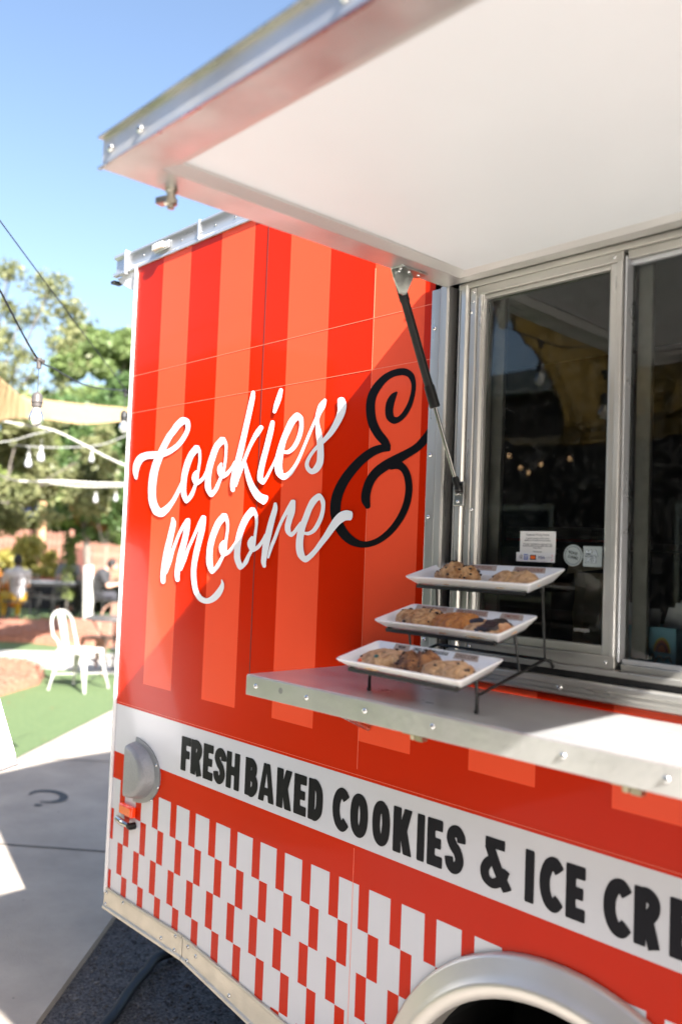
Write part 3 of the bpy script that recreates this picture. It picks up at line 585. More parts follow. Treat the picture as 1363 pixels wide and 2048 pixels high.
vprof('frame_jamb', [(-1.150,.03),(-1.150,-.010),(-1.146,-.012),(-1.143,-.004),(-1.141,-.014),(-1.128,-.015),(-1.124,-.010),(-1.123,.03)], 1.400, 2.178, ALUV)
# sash stile (left), head rail, bottom rail, meeting stile
sash = empty('sliding_sash'); sash.parent = WF
def spart(name, lo, hi, m_=ALUV, bev=.0012, parent=WF):
    b = MB(); b.box(lo, hi); return b.obj(name, m_, parent, bevel=bev)
vprof('sash_stile', [(-1.122,.026),(-1.122,-.006),(-1.119,-.009),(-1.106,-.009),(-1.103,-.003),(-1.100,-.008),(-1.092,-.008),(-1.089,-.001),(-1.085,-.001),(-1.085,.026)], 1.408, 2.169, ALUV)
spart('sash_head', (-1.103,-.0085,2.152), (-.772,.026,2.170), ALUH); spart('sash_head_lip', (-1.088,-.002,2.143), (-.798,.024,2.1515), ALUH)
spart('sash_sill', (-1.103,-.0085,1.409), (-.772,.026,1.432), ALUH); spart('sash_sill_lip', (-1.088,-.003,1.4325), (-.798,.024,1.449), ALUH)
vprof('meeting_stile', [(-.800,.026),(-.800,-.003),(-.797,-.006),(-.783,-.006),(-.781,-.012),(-.772,-.012),(-.7705,-.004),(-.7695,.026)], 1.4325, 2.151, ALUV)
spart('meeting_rail', (-.7690,-.006,1.424), (-.7650,.028,2.160), ALUB, .0008)
for x, z in ((-1.112, 2.160), (-.789, 2.161), (-1.112, 2.140), (-1.117, 2.118), (-.789, 1.421), (-1.095, 1.418), (-1.10, 1.70)): screw(x, -.0092, z, WF, .55)
# head and sill of the whole opening
spart('frame_head', (-1.150,-.012,2.1705), (.255,.03,2.183), ALUH); 
spart('head_track', (-.765,-.004,2.155), (.255,.028,2.1700), ALUH); spart('head_lip', (-.765,.006,2.146), (.255,.026,2.1545), ALUB)
spart('frame_sill', (-1.150,-.018,1.3985), (.255,.03,1.4085), ALUH); spart('sill_track', (-.762,-.004,1.409), (.255,.02,1.421), ALUH); spart('track_rib', (-.762,.001,1.4215), (.255,.006,1.430), ALUB, .0005); spart('rear_track_rib', (-.762,.012,1.4215), (.255,.017,1.427), ALUB, .0005)
spart('rubber_gap', (-1.174,-.010,1.3855), (.255,.03,1.398), RUBBER, 0)
# ledge trim below the gap with a stepped profile
b = MB(); extrude_x(b, [(.03,1.3850),(-.020,1.3850),(-.024,1.381),(-.024,1.372),(-.017,1.369),(-.017,1.362),(-.012,1.359),(-.012,1.352),(-.003,1.348),(.03,1.348)], -1.229, .262); lg = b.obj('ledge_trim', ALUH, WF, bevel=.0008)
for x in (-1.188, -1.17, -.876, -.60, -.30): screw(x, -.0175, 1.366, lg, 1.)
# panes
def pane(name, x0, x1, z0, z1, y, m_=GLASS):
    b = MB(); b.box((x0, y, z0), (x1, y+.004, z1)); return b.obj(name, m_, WF)
pane('pane', -1.0845, -.8005, 1.4495, 2.1425, .008); pane('pane', -.765, -.26, 1.430, 2.146, .016)
spart('far_stile', (-.26,-.004,1.425), (-.235,.022,2.15)); pane('pane', -.235, .25, 1.43, 2.146, .016)
# second, inner track: screen frame seen through the glass
SCRF = mat('screen_frame', (.42, .40, .37), .5, .5, noise_amt=.2, noise_scale=30)
sf = MB(); sf.box((-1.094,.032,1.41), (-1.060,.044,2.16)); sf.box((-.7625,.032,1.43), (-.734,.044,2.16)); sf.box((-.30,.058,1.40), (-.27,.072,2.18)); sf.box((-1.12,.032,2.155), (.25,.044,2.169)); sf.obj('screen_frame', SCRF, WF, bevel=.002)
b = MB(); b.box((-1.2, .03, 1.36), (.26, .36, 1.395)); b.obj('inner_counter', STEELIN, WF, bevel=.003)

# stickers on the glass, seen from outside: their faces look inward, so their words run backwards
STK = mat('sticker_grey', (.36, .41, .40), .6); STD = mat('sticker_ink', (.015, .02, .02), .6); STL = mat('sticker_pale', (.55, .62, .66), .6)
def disc(mb, cx_, cz, r_, y, n=36, mi=0): mb.quad([(cx_+r_*math.cos(2*math.pi*k/n), y, cz+r_*math.sin(2*math.pi*k/n)) for k in range(n)], mi)
def ringq(mb, cx_, cz, r0, r1, y, n=36, mi=0):
    for k in range(n):
        a, c = 2*math.pi*k/n, 2*math.pi*(k+1)/n
        mb.quad([(cx_+r0*math.cos(a), y, cz+r0*math.sin(a)), (cx_+r1*math.cos(a), y, cz+r1*math.sin(a)), (cx_+r1*math.cos(c), y, cz+r1*math.sin(c)), (cx_+r0*math.cos(c), y, cz+r0*math.sin(c))], mi)
b = MB(); disc(b, -.8690, 1.6115, .0203, .0066); st1 = b.obj('sticker', STK, WF); st1['label'] = 'round grey sticker with mirrored words SHOP SMALL'
b = MB(); ringq(b, -.8690, 1.6115, .0165, .0174, .0061); b.obj('sticker_ring', STD, st1)
for s, dz, sz in (('SHOP', .0045, .0078), ('SMALL', -.0035, .0078)): text_obj('sticker_words', s, sz, STD, st1, loc=(-.8690-.0005, .0060, 1.6115+dz), rot=(R(90), R(12), 0), sx=-1., bold=.00018)
b = MB(); b.box((-.8475, .0062, 1.5915), (-.8090, .0072, 1.6295)); st2 = b.obj('sticker', STK, WF); st2['label'] = 'square grey sticker with mirrored letters AM EX'
text_obj('sticker_words', 'AM', .0155, STD, st2, align='LEFT', loc=(-.8175, .0060, 1.6165), rot=(R(90), 0, 0), sx=-1.15, bold=.0009)
text_obj('sticker_words', 'EX', .0155, STD, st2, align='LEFT', loc=(-.8205, .0060, 1.6040), rot=(R(90), 0, 0), sx=-1.15, bold=.0009)
text_obj('sticker_words', 'AM', .0155, STL, st2, align='LEFT', loc=(-.8175, .0056, 1.6165), rot=(R(90), 0, 0), sx=-1.15, bold=.0002)
text_obj('sticker_words', 'EX', .0155, STL, st2, align='LEFT', loc=(-.8205, .0056, 1.6040), rot=(R(90), 0, 0), sx=-1.15, bold=.0002)
# notice and card strip
INK = mat('ink_grey', (.08, .08, .09), .7)
b = MB(); b.box((-.9885, .0060, 1.612), (-.9075, .0068, 1.6565)); nt_ = b.obj('notice', PAPERW, WF); nt_['label'] = 'white pricing notice in small print'
for s, z, sz in (('Customer Pricing Notice', 1.6495, .0052), ('A service charge of 3.5% will be', 1.6425, .0042), ('applied to all credit card purchases.', 1.6387, .0042), ('For your convenience, customers may', 1.6315, .0042), ('avoid this extra fee by paying with cash!', 1.6277, .0042), ('Thank You!', 1.6238, .0042), ('We Accept', 1.6165, .0042)):
    text_obj('notice_print', s, sz, INK, nt_, loc=(-.948, .0057, z), rot=(R(90), 0, 0), bold=.00006)
b = MB(); b.box((-.9955, .0045, 1.5965), (-.9075, .0053, 1.6148)); cs = b.obj('card_strip', mat('card_white', (.8, .8, .8), .4), WF); cs['label'] = 'white strip of payment card marks'
BLU = mat('mark_blue', (.06, .16, .60), .5); NVY = mat('mark_navy', (.05, .07, .25), .5); ORG = mat('mark_orange', (.95, .16, .01), .5); REDM = mat('mark_red', (.7, .06, .05), .5)
b = MB(); b.quad([(-.9775,.0042,1.6000),(-.9680,.0042,1.6000),(-.9680,.0042,1.6110),(-.9775,.0042,1.6110)]); b.obj('card_mark', BLU, cs)
text_obj('card_mark_words', 'AM', .0055, PAPERW, cs, loc=(-.9727,.0040,1.6078), rot=(R(90),0,0), bold=.0002); text_obj('card_mark_words', 'EX', .0055, PAPERW, cs, loc=(-.9727,.0040,1.6032), rot=(R(90),0,0), bold=.0002)
b = MB(); b.quad([(-.9630,.0042,1.6004),(-.9495,.0042,1.6004),(-.9495,.0042,1.6100),(-.9630,.0042,1.6100)]); b.obj('card_mark', mat('mark_black', (.03,.012,.01), .5), cs)
b = MB(); disc(b, -.9585, 1.6052, .0036, .0040, 20); disc(b, -.9540, 1.6052, .0036, .0039, 20); b.obj('card_mark', ORG, cs)
text_obj('card_mark_words', 'VISA', .0078, NVY, cs, loc=(-.9370,.0041,1.6053), rot=(R(90),0,0), bold=.00012)
text_obj('card_mark_words', 'DISCOVER', .0028, INK, cs, loc=(-.9195,.0041,1.6058), rot=(R(90),0,0))
b = MB()
for t0 in (20, -60): 
    for k in range(4):
        a, c = R(t0+10*k), R(t0+10*k+10); cx_, cz = -.9170, 1.6053
        b.quad([(cx_+.0050*math.cos(a), .0040, cz+.0062*math.sin(a)), (cx_+.0060*math.cos(a), .0040, cz+.0070*math.sin(a)), (cx_+.0060*math.cos(c), .0040, cz+.0070*math.sin(c)), (cx_+.0050*math.cos(c), .0040, cz+.0062*math.sin(c))])
b.obj('card_mark', REDM, cs)
b = MB()
for k, r_ in enumerate((.0025, .0045, .0065, .0085)):
    for j in range(5):
        a, c = R(-32+13*j), R(-19+13*j); cx_, cz = -.9905, 1.6055
        b.quad([(cx_+r_*math.cos(a), .0041, cz+r_*math.sin(a)), (cx_+(r_+.0008)*math.cos(a), .0041, cz+(r_+.0008)*math.sin(a)), (cx_+(r_+.0008)*math.cos(c), .0041, cz+(r_+.0008)*math.sin(c)), (cx_+r_*math.cos(c), .0041, cz+r_*math.sin(c))])
b.obj('card_mark', INK, cs)
text_obj('window_print', 'onepi', .013, mat('print_grey', (.5, .5, .48), .6), WF, loc=(-.848, .0072, 1.474), rot=(R(90), 0, 0), sx=1.1)

# ------------------------------------------------------------------ hatch held up over the window
HX0, HX1, HY, HZ0, HZ1, FW = -1.181, .262, -.828, 2.182, 2.166, .064
HT = empty('serving_hatch'); HT.parent = T; HT['label'] = 'raised white hatch in a riveted metal frame'
def hz(y): return HZ0+(HZ1-HZ0)*((y+.02)/(HY+.02))
# frame members: open channel section, mitred
b = MB()
def hquad(p): b.quad([(x, y, hz(y)+dz) for x, y, dz in p])
TH = .046
outer = [(HX0, -.020), (HX0, HY), (HX1, HY), (HX1, -.020)]; inner = [(HX0+FW, -.020-.030), (HX0+FW, HY+FW), (HX1-FW, HY+FW), (HX1-FW, -.05)]
names = ['side_frame', 'front_frame', 'side_frame', 'hinge_rail']
for i in range(4):
    j = (i+1) % 4; b = MB(); o0, o1, i0, i1 = outer[i], outer[j], inner[i], inner[j]
    V = lambda p, dz: (p[0], p[1], hz(p[1])+dz)
    th = TH if i != 1 else TH
    b.quad([V(o0, 0), V(o1, 0), V(i1, 0), V(i0, 0)]); b.quad([V(o0, th), V(i0, th), V(i1, th), V(o1, th)]); b.quad([V(o0, 0), V(o0, th), V(o1, th), V(o1, 0)]); b.quad([V(i0, 0), V(i1, 0), V(i1, th), V(i0, th)])
    b.quad([V(o0, 0), V(i0, 0), V(i0, th), V(o0, th)]); b.quad([V(o1, 0), V(o1, th), V(i1, th), V(i1, 0)])
    bmx = b.obj(names[i], mat('hatch_frame_metal', (.72, .70, .68), .4, .75, noise_amt=.24, noise_scale=6, rough_var=.12, bump=.05, bump_scale=60) if i == 0 else bpy.data.materials['hatch_frame_metal'], HT, bevel=.0012)
# inner lip between frame and panel, stepped up
b = MB(); lip = .022; ia = inner; ib = [(inner[0][0]+lip, inner[0][1]-lip*.6), (inner[1][0]+lip, inner[1][1]+lip), (inner[2][0]-lip, inner[2][1]+lip), (inner[3][0]-lip, inner[3][1]-lip*.6)]
for i in range(4):
    j = (i+1) % 4; V = lambda p, dz: (p[0], p[1], hz(p[1])+dz)
    b.quad([V(ia[i], .001), V(ia[j], .001), V(ib[j], .009), V(ib[i], .009)]); b.quad([V(ib[i], .009), V(ib[j], .009), V(ib[j], .014), V(ib[i], .014)])
b.obj('panel_bead', mat('bead_metal', (.70, .69, .66), .45, .6), HT)
b = MB(); b.quad([(HX0+.03, -.03, hz(-.03)+.0135), (HX1-.03, -.03, hz(-.03)+.0135), (HX1-.03, HY+.03, hz(HY+.03)+.0135), (HX0+.03, HY+.03, hz(HY+.03)+.0135)][::-1])
b.box((HX0+.03, HY+.03, HZ1+.024), (HX1-.03, -.03, HZ1+.05)); b.obj('hatch_panel', HATCHW, HT)
# outer edge: a thin lip above and below the front face, with rivets
b = MB(); b.box((HX0-.004, HY-.006, hz(HY)-.0015), (HX1, HY-.0005, hz(HY)+.0015)); b.box((HX0-.004, HY-.008, hz(HY)+.046), (HX1, HY+.02, hz(HY)+.049)); b.obj('edge_lip', ALU, HT)
RIV = MB(); RIV.lathe((0, 0, 0), [(.0001, -.005), (.004, -.0045), (.0065, -.001), (.007, 0)], axis=(0, 1, 0), n=12); RIVM = RIV.mesh('rivet', SCREW, True)
for k in range(5):
    o = bpy.data.objects.new('rivet', RIVM); COL.objects.link(o); o.parent = HT; o.location = (HX0+.025+(.085 if k else 0)+.42*max(0, k-1), HY-.0008, hz(HY)+.024)
# hinge cover above the window
b = MB(); b.tube([(HX0-.02, -.022, 2.234), (HX1+.02, -.022, 2.234)], .008, 12); b.box((HX0-.03, -.008, 2.206), (HX1+.03, .0, 2.262)); b.obj('hinge', ALUH, T, smooth=True)
b = MB(); b.box((HX0+.04, -.030, 2.1855), (HX1-.04, -.004, 2.214)); b.obj('hinge_leaf', ALUH, T, bevel=.001)
# latch stud hanging under the outer corner
b = MB(); zz = hz(-.716); c = (-1.166, -.716, zz)
b.lathe(c, [(.010, .001), (.010, -.006), (.0075, -.008), (.0075, -.016), (.0105, -.018), (.0105, -.026), (.006, -.028), (.006, -.033), (.001, -.034)], n=14); b.obox((c[0]-.012, c[1]-.006, zz-.019), (.010, .003, 0), (-.002, .007, 0), (0, 0, .005)); b.obj('latch_stud', mat('zinc_stud', (.45, .43, .36), .3, 1.), HT, smooth=True)
# gas strut: bracket, tube, sleeve, rod, lower ball and plate
P0 = Vector((-1.200, -.147, 2.171)); P1 = Vector((-1.125, -.024, 1.742)); d = (P1-P0)
GS = empty('gas_strut'); GS.parent = T
b = MB(); b.tube([P0-d*.008, P0+d*.012, P0+d*.10, P0+d*.11, P0+d*.50, P0+d*.505], [.0095, .0108, .0108, .0092, .0092, .0088], 16); b.tube([P0+d*.505, P0+d*.51, P0+d*.605, P0+d*.61], [.0108, .0112, .0112, .009], 16); b.obj('strut_tube', BLACKM, GS, smooth=True)
b = MB(); b.tube([P0+d*.605, P0+d*.96], .0042, 12); b.obj('strut_rod', mat('rod_metal', (.30, .29, .28), .12, 1.), GS, smooth=True)
b = MB(); b.tube([P0+d*.94, P0+d*.95, P0+d*1.02], [.0055, .0078, .0078], 12); b.ball(P1, .0095, 12); b.obj('strut_end', BLACKM, GS, smooth=True)
b = MB(); b.obox((-1.1285, -.0165, 1.733), (.0135, 0, 0), (0, .0022, 0), (0, 0, .026)); b.obox((-1.129, -.021, 1.735), (.006, 0, 0), (0, .004, 0), (0, 0, .006)); pl_ = b.obj('strut_plate', mat('zinc_plate', (.42, .42, .40), .35, 1., noise_amt=.2, noise_scale=60), GS, bevel=.004)
screw(-1.129, -.019, 1.716, pl_, .7)
b = MB()
zt = hz(-.15)
pts = [(-1.178,-.128,zt-.002), (-1.178,-.196,zt-.002), (-1.178,-.188,zt-.020), (-1.178,-.168,zt-.047), (-1.178,-.158,zt-.049), (-1.178,-.150,zt-.045)]
ptsb = [(x+.003, y, z) for x, y, z in pts]
b.quad(pts); b.quad(ptsb[::-1])
for i in range(len(pts)): j = (i+1) % len(pts); b.quad([pts[i], pts[j], ptsb[j], ptsb[i]][::-1])
b.box((-1.178, -.196, zt-.0042), (-1.146, -.118, zt-.0012)); br = b.obj('strut_bracket', mat('zinc_bracket', (.58, .60, .57), .32, 1., noise_amt=.2, noise_scale=70), GS, bevel=.001)
for x, y in ((-1.160, -.185), (-1.160, -.160), (-1.160, -.132), (-1.172, -.176)): screw(x, y, zt-.0045, br, .6, (R(90), 0, 0))
screw(-1.181, -.160, zt-.038, br, .6, (0, 0, R(-90)))

# ------------------------------------------------------------------ serving counter
CN = MB(); CX0, CX1, CY, CZ = -1.457, .32, -.300, 1.335
CN.box((CX0, CY, CZ-.0022), (CX1, -.0035, CZ)); CO = CN.obj('serving_shelf', COUNTER, T, bevel=.0008)
CO['label'] = 'fold-down aluminium shelf below the serving window'
b = MB(); b.box((CX0, CY-.0015, CZ-.043), (CX1, CY+.0015, CZ-.0024)); b.obj('shelf_fascia', mat('fascia_metal', (.62, .605, .57), .40, .7, noise_amt=.12, noise_scale=9, rough_var=.06, bump=.08, bump_scale=70), CO, bevel=.001)
b = MB(); b.box((CX0, CY+.002, CZ-.04), (CX0+.003, -.004, CZ-.0024)); b.obj('shelf_end', ALU, CO)
for x in (-1.423, -1.262, -1.101, -.94, -.69, -.532, -.37): screw(x, CY-.0016, CZ-.021, CO, .95)
b = MB(); b.lathe((-1.342, CY-.0016, CZ-.019), [(.0001, -.0006), (.006, -.0005), (.0065, 0)], axis=(0, 1, 0), n=10); b.obj('worn_plug', mat('plug_dull', (.3, .3, .28), .6, .6), CO)
for x in (-1.0, -.60, -.20):
    b = MB(); b.tube([(x, CY+.02, CZ-.046), (x, CY+.02, CZ-.056)], [.007, .006], 8); b.box((x-.02, CY+.012, CZ-.048), (x+.02, CY+.03, CZ-.043)); b.box((x+.01, CY+.012, CZ-.056), (x+.026, CY+.026, CZ-.048)); b.obj('catch', mat('brass_dull', (.42, .38, .26), .4, .9) if x == -1.0 else bpy.data.materials['brass_dull'], CO)
for x in (-1.38, -.45, .2):
    b = MB(); b.tube([(x, -.004, 1.20), (x, CY+.08, CZ-.035)], .006, 8); b.obj('shelf_stay', ALU, CO)
# ------------------------------------------------------------------ plate rack, plates, cookies
TILT, YAWR = R(14.86), R(-2.43)
E1 = Vector((math.cos(YAWR), math.sin(YAWR), 0)); E2 = Vector((-math.sin(YAWR)*math.cos(TILT), math.cos(YAWR)*math.cos(TILT), math.sin(TILT))); E3 = E1.cross(E2)
PL, PW = .314, .117
ORI = [Vector((-1.189, -.299, 1.398)), Vector((-1.189, -.199, 1.469)), Vector((-1.189, -.112, 1.5555))]
RM = Matrix((E1, E2, E3)).transposed().to_4x4()
def plate_matrix(k): M = RM.copy(); M.translation = ORI[k]; return M
def loc(k, a, b_, c): return ORI[k]+E1*a+E2*b_+E3*c
rack = empty('plate_rack', (0, 0, 0)); tag(rack, 'black wire three-tier stand on the metal shelf carrying white plates', 'plate stand')
fr_i = .024
for k in range(3):
    b = MB(); z = -.0225
    cs_ = [(fr_i, .012), (PL-fr_i, .012), (PL-fr_i, PW-.012), (fr_i, PW-.012)]
    b.tube([loc(k, *cs_[0], z), loc(k, *cs_[1], z)], .0026, 8)
    b.bar(loc(k, fr_i-.003, .012, z+.001), loc(k, PL-fr_i+.003, .012, z+.001), .003, .007, E3); b.bar(loc(k, fr_i, .012, z+.001), loc(k, fr_i, PW-.012, z+.001), .003, .0065, E3); b.bar(loc(k, PL-fr_i, .012, z+.001), loc(k, PL-fr_i, PW-.012, z+.001), .003, .0065, E3); b.bar(loc(k, fr_i, PW-.012, z+.001), loc(k, PL-fr_i, PW-.012, z+.001), .003, .0065, E3)
    b.obj('tier_frame', BLACKM, rack)
def side(dx, name):
    D = E1*dx
    foot = Vector((-.898, -.238, 1.3385))+D; jn = Vector((-.897, -.238, 1.366))+D; att = loc(0, PL-fr_i-.0, .055, -.026); 
    base = lambda p: Vector(p)+D
    J2 = base((-.893, -.042, 1.416)); F2 = base((-.890, -.022, 1.4015)); M2 = jn.lerp(J2, .60)
    b = MB(); a1 = base((-.898, -.240, 1.379)); top1 = base((-.8985, -.241, 1.400))
    b.tube([foot+Vector((0, .001, 0)), foot.lerp(jn, .55), jn, a1, top1], [.0036, .0030, .0030, .0030, .0034], 10); b.ball(foot, .0046, 8)
    b.tube([jn, J2], .0029, 10)
    b.tube([J2, J2.lerp(F2, .4)+Vector((.004, .004, .002)), F2+Vector((.002,0,0))], [.0030, .0030, .0032], 8); b.ball(J2, .0042, 8)
    b.obj('side_rail', BLACKM, rack, smooth=True)
    for k, lo, top in ((1, M2, base((-.8975, -.134, 1.4695))), (2, J2, base((-.8975, -.050, 1.5610)))):
        b = MB(); mid = lo.lerp(top, .72 if k == 1 else .86); b.tube([lo, mid], .0022, 8); b.tube([mid, top], .0036, 10); b.obj('post', BLACKM, rack, smooth=True)
side(0, 'r'); side(-.268, 'l')
b = MB(); b.tube([Vector((-.893, -.042, 1.416)), Vector((-.893, -.042, 1.416))-E1*.268], .0028, 8); b.tube([Vector((-.897, -.238, 1.366))-E1*.268, Vector((-1.10, -.15, 1.385))], .0028, 8); b.obj('cross_wire', BLACKM, rack, smooth=True)

def rrect(L, W, inset, r, n=6):
    x0, x1, y0, y1 = inset, L-inset, inset, W-inset; r = max(.002, r-inset*.35); out = []
    for cx_, cy_, a0 in ((x1-r, y1-r, 0), (x0+r, y1-r, 90), (x0+r, y0+r, 180), (x1-r, y0+r, 270)):
        for k in range(n+1):
            a = R(a0+90*k/n); out.append((cx_+r*math.cos(a), cy_+r*math.sin(a)))
    return out
def plate_mesh():
    b = MB(); prof = [(.021, -.0215), (.0195, -.0205), (.012, -.013), (.0022, -.0035), (.0003, -.001), (0, .0006), (.0010, .0016), (.0028, .0014), (.0125, -.0085), (.0165, -.0128), (.0195, -.0142), (.0235, -.0148)]
    n = 0
    for ins, z in prof:
        ring = rrect(PL, PW, ins, .0085); n = len(ring); b.v += [(x, y, z) for x, y in ring]
    for i in range(len(prof)-1):
        for k in range(n): k2 = (k+1) % n; b.f.append((i*n+k, i*n+k2, (i+1)*n+k2, (i+1)*n+k)); b.m.append(0)
    b.f.append(tuple(range(n))[::-1]); b.m.append(0); b.f.append(tuple((len(prof)-1)*n+k for k in range(n))); b.m.append(0)
    return b.mesh('plate', PORC, True)
PME = plate_mesh()
TAGM = mat('label_kraft', (.50, .40, .335), .7, noise_amt=.06, noise_scale=90); INKB = mat('ink_brown', (.10, .06, .05), .7); INKR = mat('ink_rust', (.30, .10, .07), .7)
plab = ['white rectangular plate of three cookies on the lowest tier', 'white rectangular plate of three cookies on the middle tier', 'white rectangular plate of two cookies on the top tier']
tags = [[(.052, .094, "M&M", 0), (.104, .190, 'OREO SNICKERDOODLE', 2), (.205, .262, 'CHOC CHIP', 0)], [(.014, .117, 'PEANUT BUTTER', 1), (.122, .203, 'SNICKERDOODLE', 1), (.232, .285, "S'MORES", 1)], [(.052, .155, 'CHOC CHIP PECAN', 1), (.196, .272, 'SUGAR COOKIE', 1)]]
plates = []
for k in range(3):
    p = bpy.data.objects.new('serving_plate', PME); COL.objects.link(p); p.matrix_world = plate_matrix(k); shade(p, 60)
    tag(p, plab[k], 'plate', 'plates on the tiered stand'); plates.append(p)
    slope = math.atan2(.0100, .0097)
    for a0, a1, s, kind in tags[k]:
        # labels lie on the sloping back rim
        yb, zb = PW-.0122, -.0085+.0004; dirv = Vector((0, math.cos(slope), math.sin(slope))); nrm = Vector((0, -math.sin(slope), math.cos(slope)))
        b = MB(); o0 = Vector((0, yb+.0006, zb+.0004))
        if kind != 2:
            q0 = [Vector((a0, 0, 0))+o0, Vector((a1, 0, 0))+o0, Vector((a1-.002, 0, 0))+o0+dirv*.0118, Vector((a0+.002, 0, 0))+o0+dirv*.0118]
            b.quad([v_+nrm*.0006 for v_ in q0]); b.quad([v_+nrm*.0001 for v_ in q0][::-1]); t_ = b.obj('flavour_label', TAGM, p)
        ctr = Vector(((a0+a1)/2, 0, 0))+o0+dirv*.006+nrm*.0009
        fit = (a1-a0)*.86/(len(s)*.62)
        text_obj('label_words', s, min(.0092, fit*1.25), LK if kind == 2 else (INKB if kind == 0 else INKR), p, loc=ctr, rot=(slope, 0, 0), bold=.00025 if kind == 2 else .0001, sx=min(1.15, fit/min(.0092, fit*1.25)*1.0) if False else .95)
# cookies
def cookie_mat(name, c1, c2, rough=.62, topc=None):
    return mat(name, c1, rough, col2=c2, noise_scale=75, bump=1., bump_scale=150, detail=8)
CK = {
 'sugar': cookie_mat('dough_pale', (.82, .54, .30), (.50, .27, .12)),
 'choc': cookie_mat('dough_golden', (.76, .46, .22), (.38, .17, .06)),
 'cinn': cookie_mat('dough_cinnamon', (.66, .28, .07), (.40, .13, .028), .5),
 'oreo': cookie_mat('dough_dark', (.50, .23, .09), (.15, .055, .025)),
 'chunk': cookie_mat('dough_chunk', (.74, .45, .22), (.34, .15, .05)),
}
CHIP = mat('chocolate', (.035, .015, .010), .35, noise_amt=.4, noise_scale=80); MALLOW = mat('toasted_mallow', (.70, .42, .24), .5, col2=(.5, .2, .07), noise_scale=60)
CANDYG = mat('candy_green', (.02, .10, .09), .3, coat=.5); CANDYO = mat('candy_orange', (.85, .11, .01), .3, coat=.5)
FLOOR = -.0146
def cookie(k, a, b_, rx, ry, h, kind, label, seed, lumps=.25, chips=(), nch=0, flat=.55, rot=0.):
    rr = random.Random(seed); root = bpy.data.objects.new('cookie', None)
    rx *= 1.06; ry *= 1.05; h *= .93
    mb = MB(); nu, nv = 44, 16; off = Vector((seed*3.1, seed*1.7, 0))
    def surf(u, v):
        t = math.pi/2*v; rad = 1+.06*math.sin(3*u+seed)+.05*math.sin(5*u+seed*2); 
        x = math.cos(u)*math.sin(t)**.75*rad; y = math.sin(u)*math.sin(t)**.75*rad; z = max(0, math.cos(t))**flat
        p = Vector((x, y, z)); nn = noise.noise(p*1.8+off)*lumps+noise.noise(p*4.2+off)*lumps*.5+noise.noise(p*10+off)*lumps*.16
        cr_ = abs(noise.noise(p*3.1+off*2)); crack = -max(0, .06-cr_)*2.2*min(1, z*1.6)
        zz = z*(1+nn)+crack*1.0; zz = max(.0, zz); s_ = 1+nn*.16*(1-z*.5)
        return Vector((x*rx*s_, y*ry*s_, zz*h))
    for j in range(nv+1):
        for i in range(nu): mb.v.append(tuple(surf(2*math.pi*i/nu, (j+.02)/nv*1.0)))
    for j in range(nv):
        for i in range(nu): i2 = (i+1) % nu; mb.f.append((j*nu+i, (j+1)*nu+i, (j+1)*nu+i2, j*nu+i2)); mb.m.append(0)
    mb.f.append(tuple(range(nu))[::-1]); mb.m.append(0); mb.f.append(tuple(nv*nu+i for i in range(nu))); mb.m.append(0)
    M = plate_matrix(k) @ Matrix.Translation((a, b_, FLOOR)) @ Matrix.Rotation(rot, 4, 'Z')
    o = mb.obj('cookie', CK[kind], None, smooth=True); shade(o, 180); o.matrix_world = M; tag(o, label, 'cookie', 'cookies on the tiered stand')
    if nch:
        cb = MB()
        for _ in range(nch):
            u = rr.random()*6.28; v = .15+.75*rr.random()**.7; p = surf(u, v); p2 = surf(u+.1, v); p3 = surf(u, v+.05); n_ = (p3-p).cross(p2-p)
            if n_.length < 1e-12: continue
            n_.normalize()
            if n_.z < 0: n_ = -n_
            sz = rr.uniform(.0016, .0042); cb.ball(p+n_*sz*.12, sz, 7, (rr.uniform(.7, 1.5), rr.uniform(.6, 1.1), .7))
        c = cb.obj('chocolate_chips', CHIP, o, smooth=True); c['kind'] = 'stuff'
    for u, v, sz, m_, nm in chips:
        p = surf(u, v); cb = MB(); cb.ball(p+Vector((0, 0, sz*.1)), sz, 9, (1.25, .9, .8)); cb.obj(nm, m_, o, smooth=True)
    return o, surf
G_ = R(-90)
cookie(0, .086, .050, .054, .037, .0255, 'sugar', 'pale candy cookie with an orange and a green sweet, lowest plate', 1, .16, ((R(-128), .86, .0052, CANDYO, 'orange_candy'), (R(-80), .38, .0048, CANDYG, 'green_candy'), (R(-140), .62, .003, CHIP, 'chip'), (R(60), .3, .0035, CHIP, 'chip'), (R(-20), .8, .003, CHIP, 'chip'), (R(-82), .92, .003, CHIP, 'chip')))
cookie(0, .168, .052, .047, .037, .031, 'oreo', 'dark brown craggy cookie in the middle of the lowest plate', 2, .42, nch=46, flat=.7)
cookie(0, .246, .047, .051, .034, .0235, 'sugar', 'pale cracked cookie with few chips, right end of the lowest plate', 3, .2, nch=9)
cookie(1, .083, .052, .052, .036, .029, 'choc', 'golden cookie dotted with dark chips on the middle plate', 4, .18, nch=26)
cookie(1, .170, .050, .050, .035, .027, 'cinn', 'smooth reddish brown cinnamon cookie, middle of the middle plate', 5, .16, flat=.62)
o, sf_ = cookie(1, .248, .047, .051, .034, .020, 'sugar', "pale cookie topped with dark chocolate and toasted marshmallow", 6, .2)
mb = MB(); mb2 = MB()
nu, nv = 30, 8
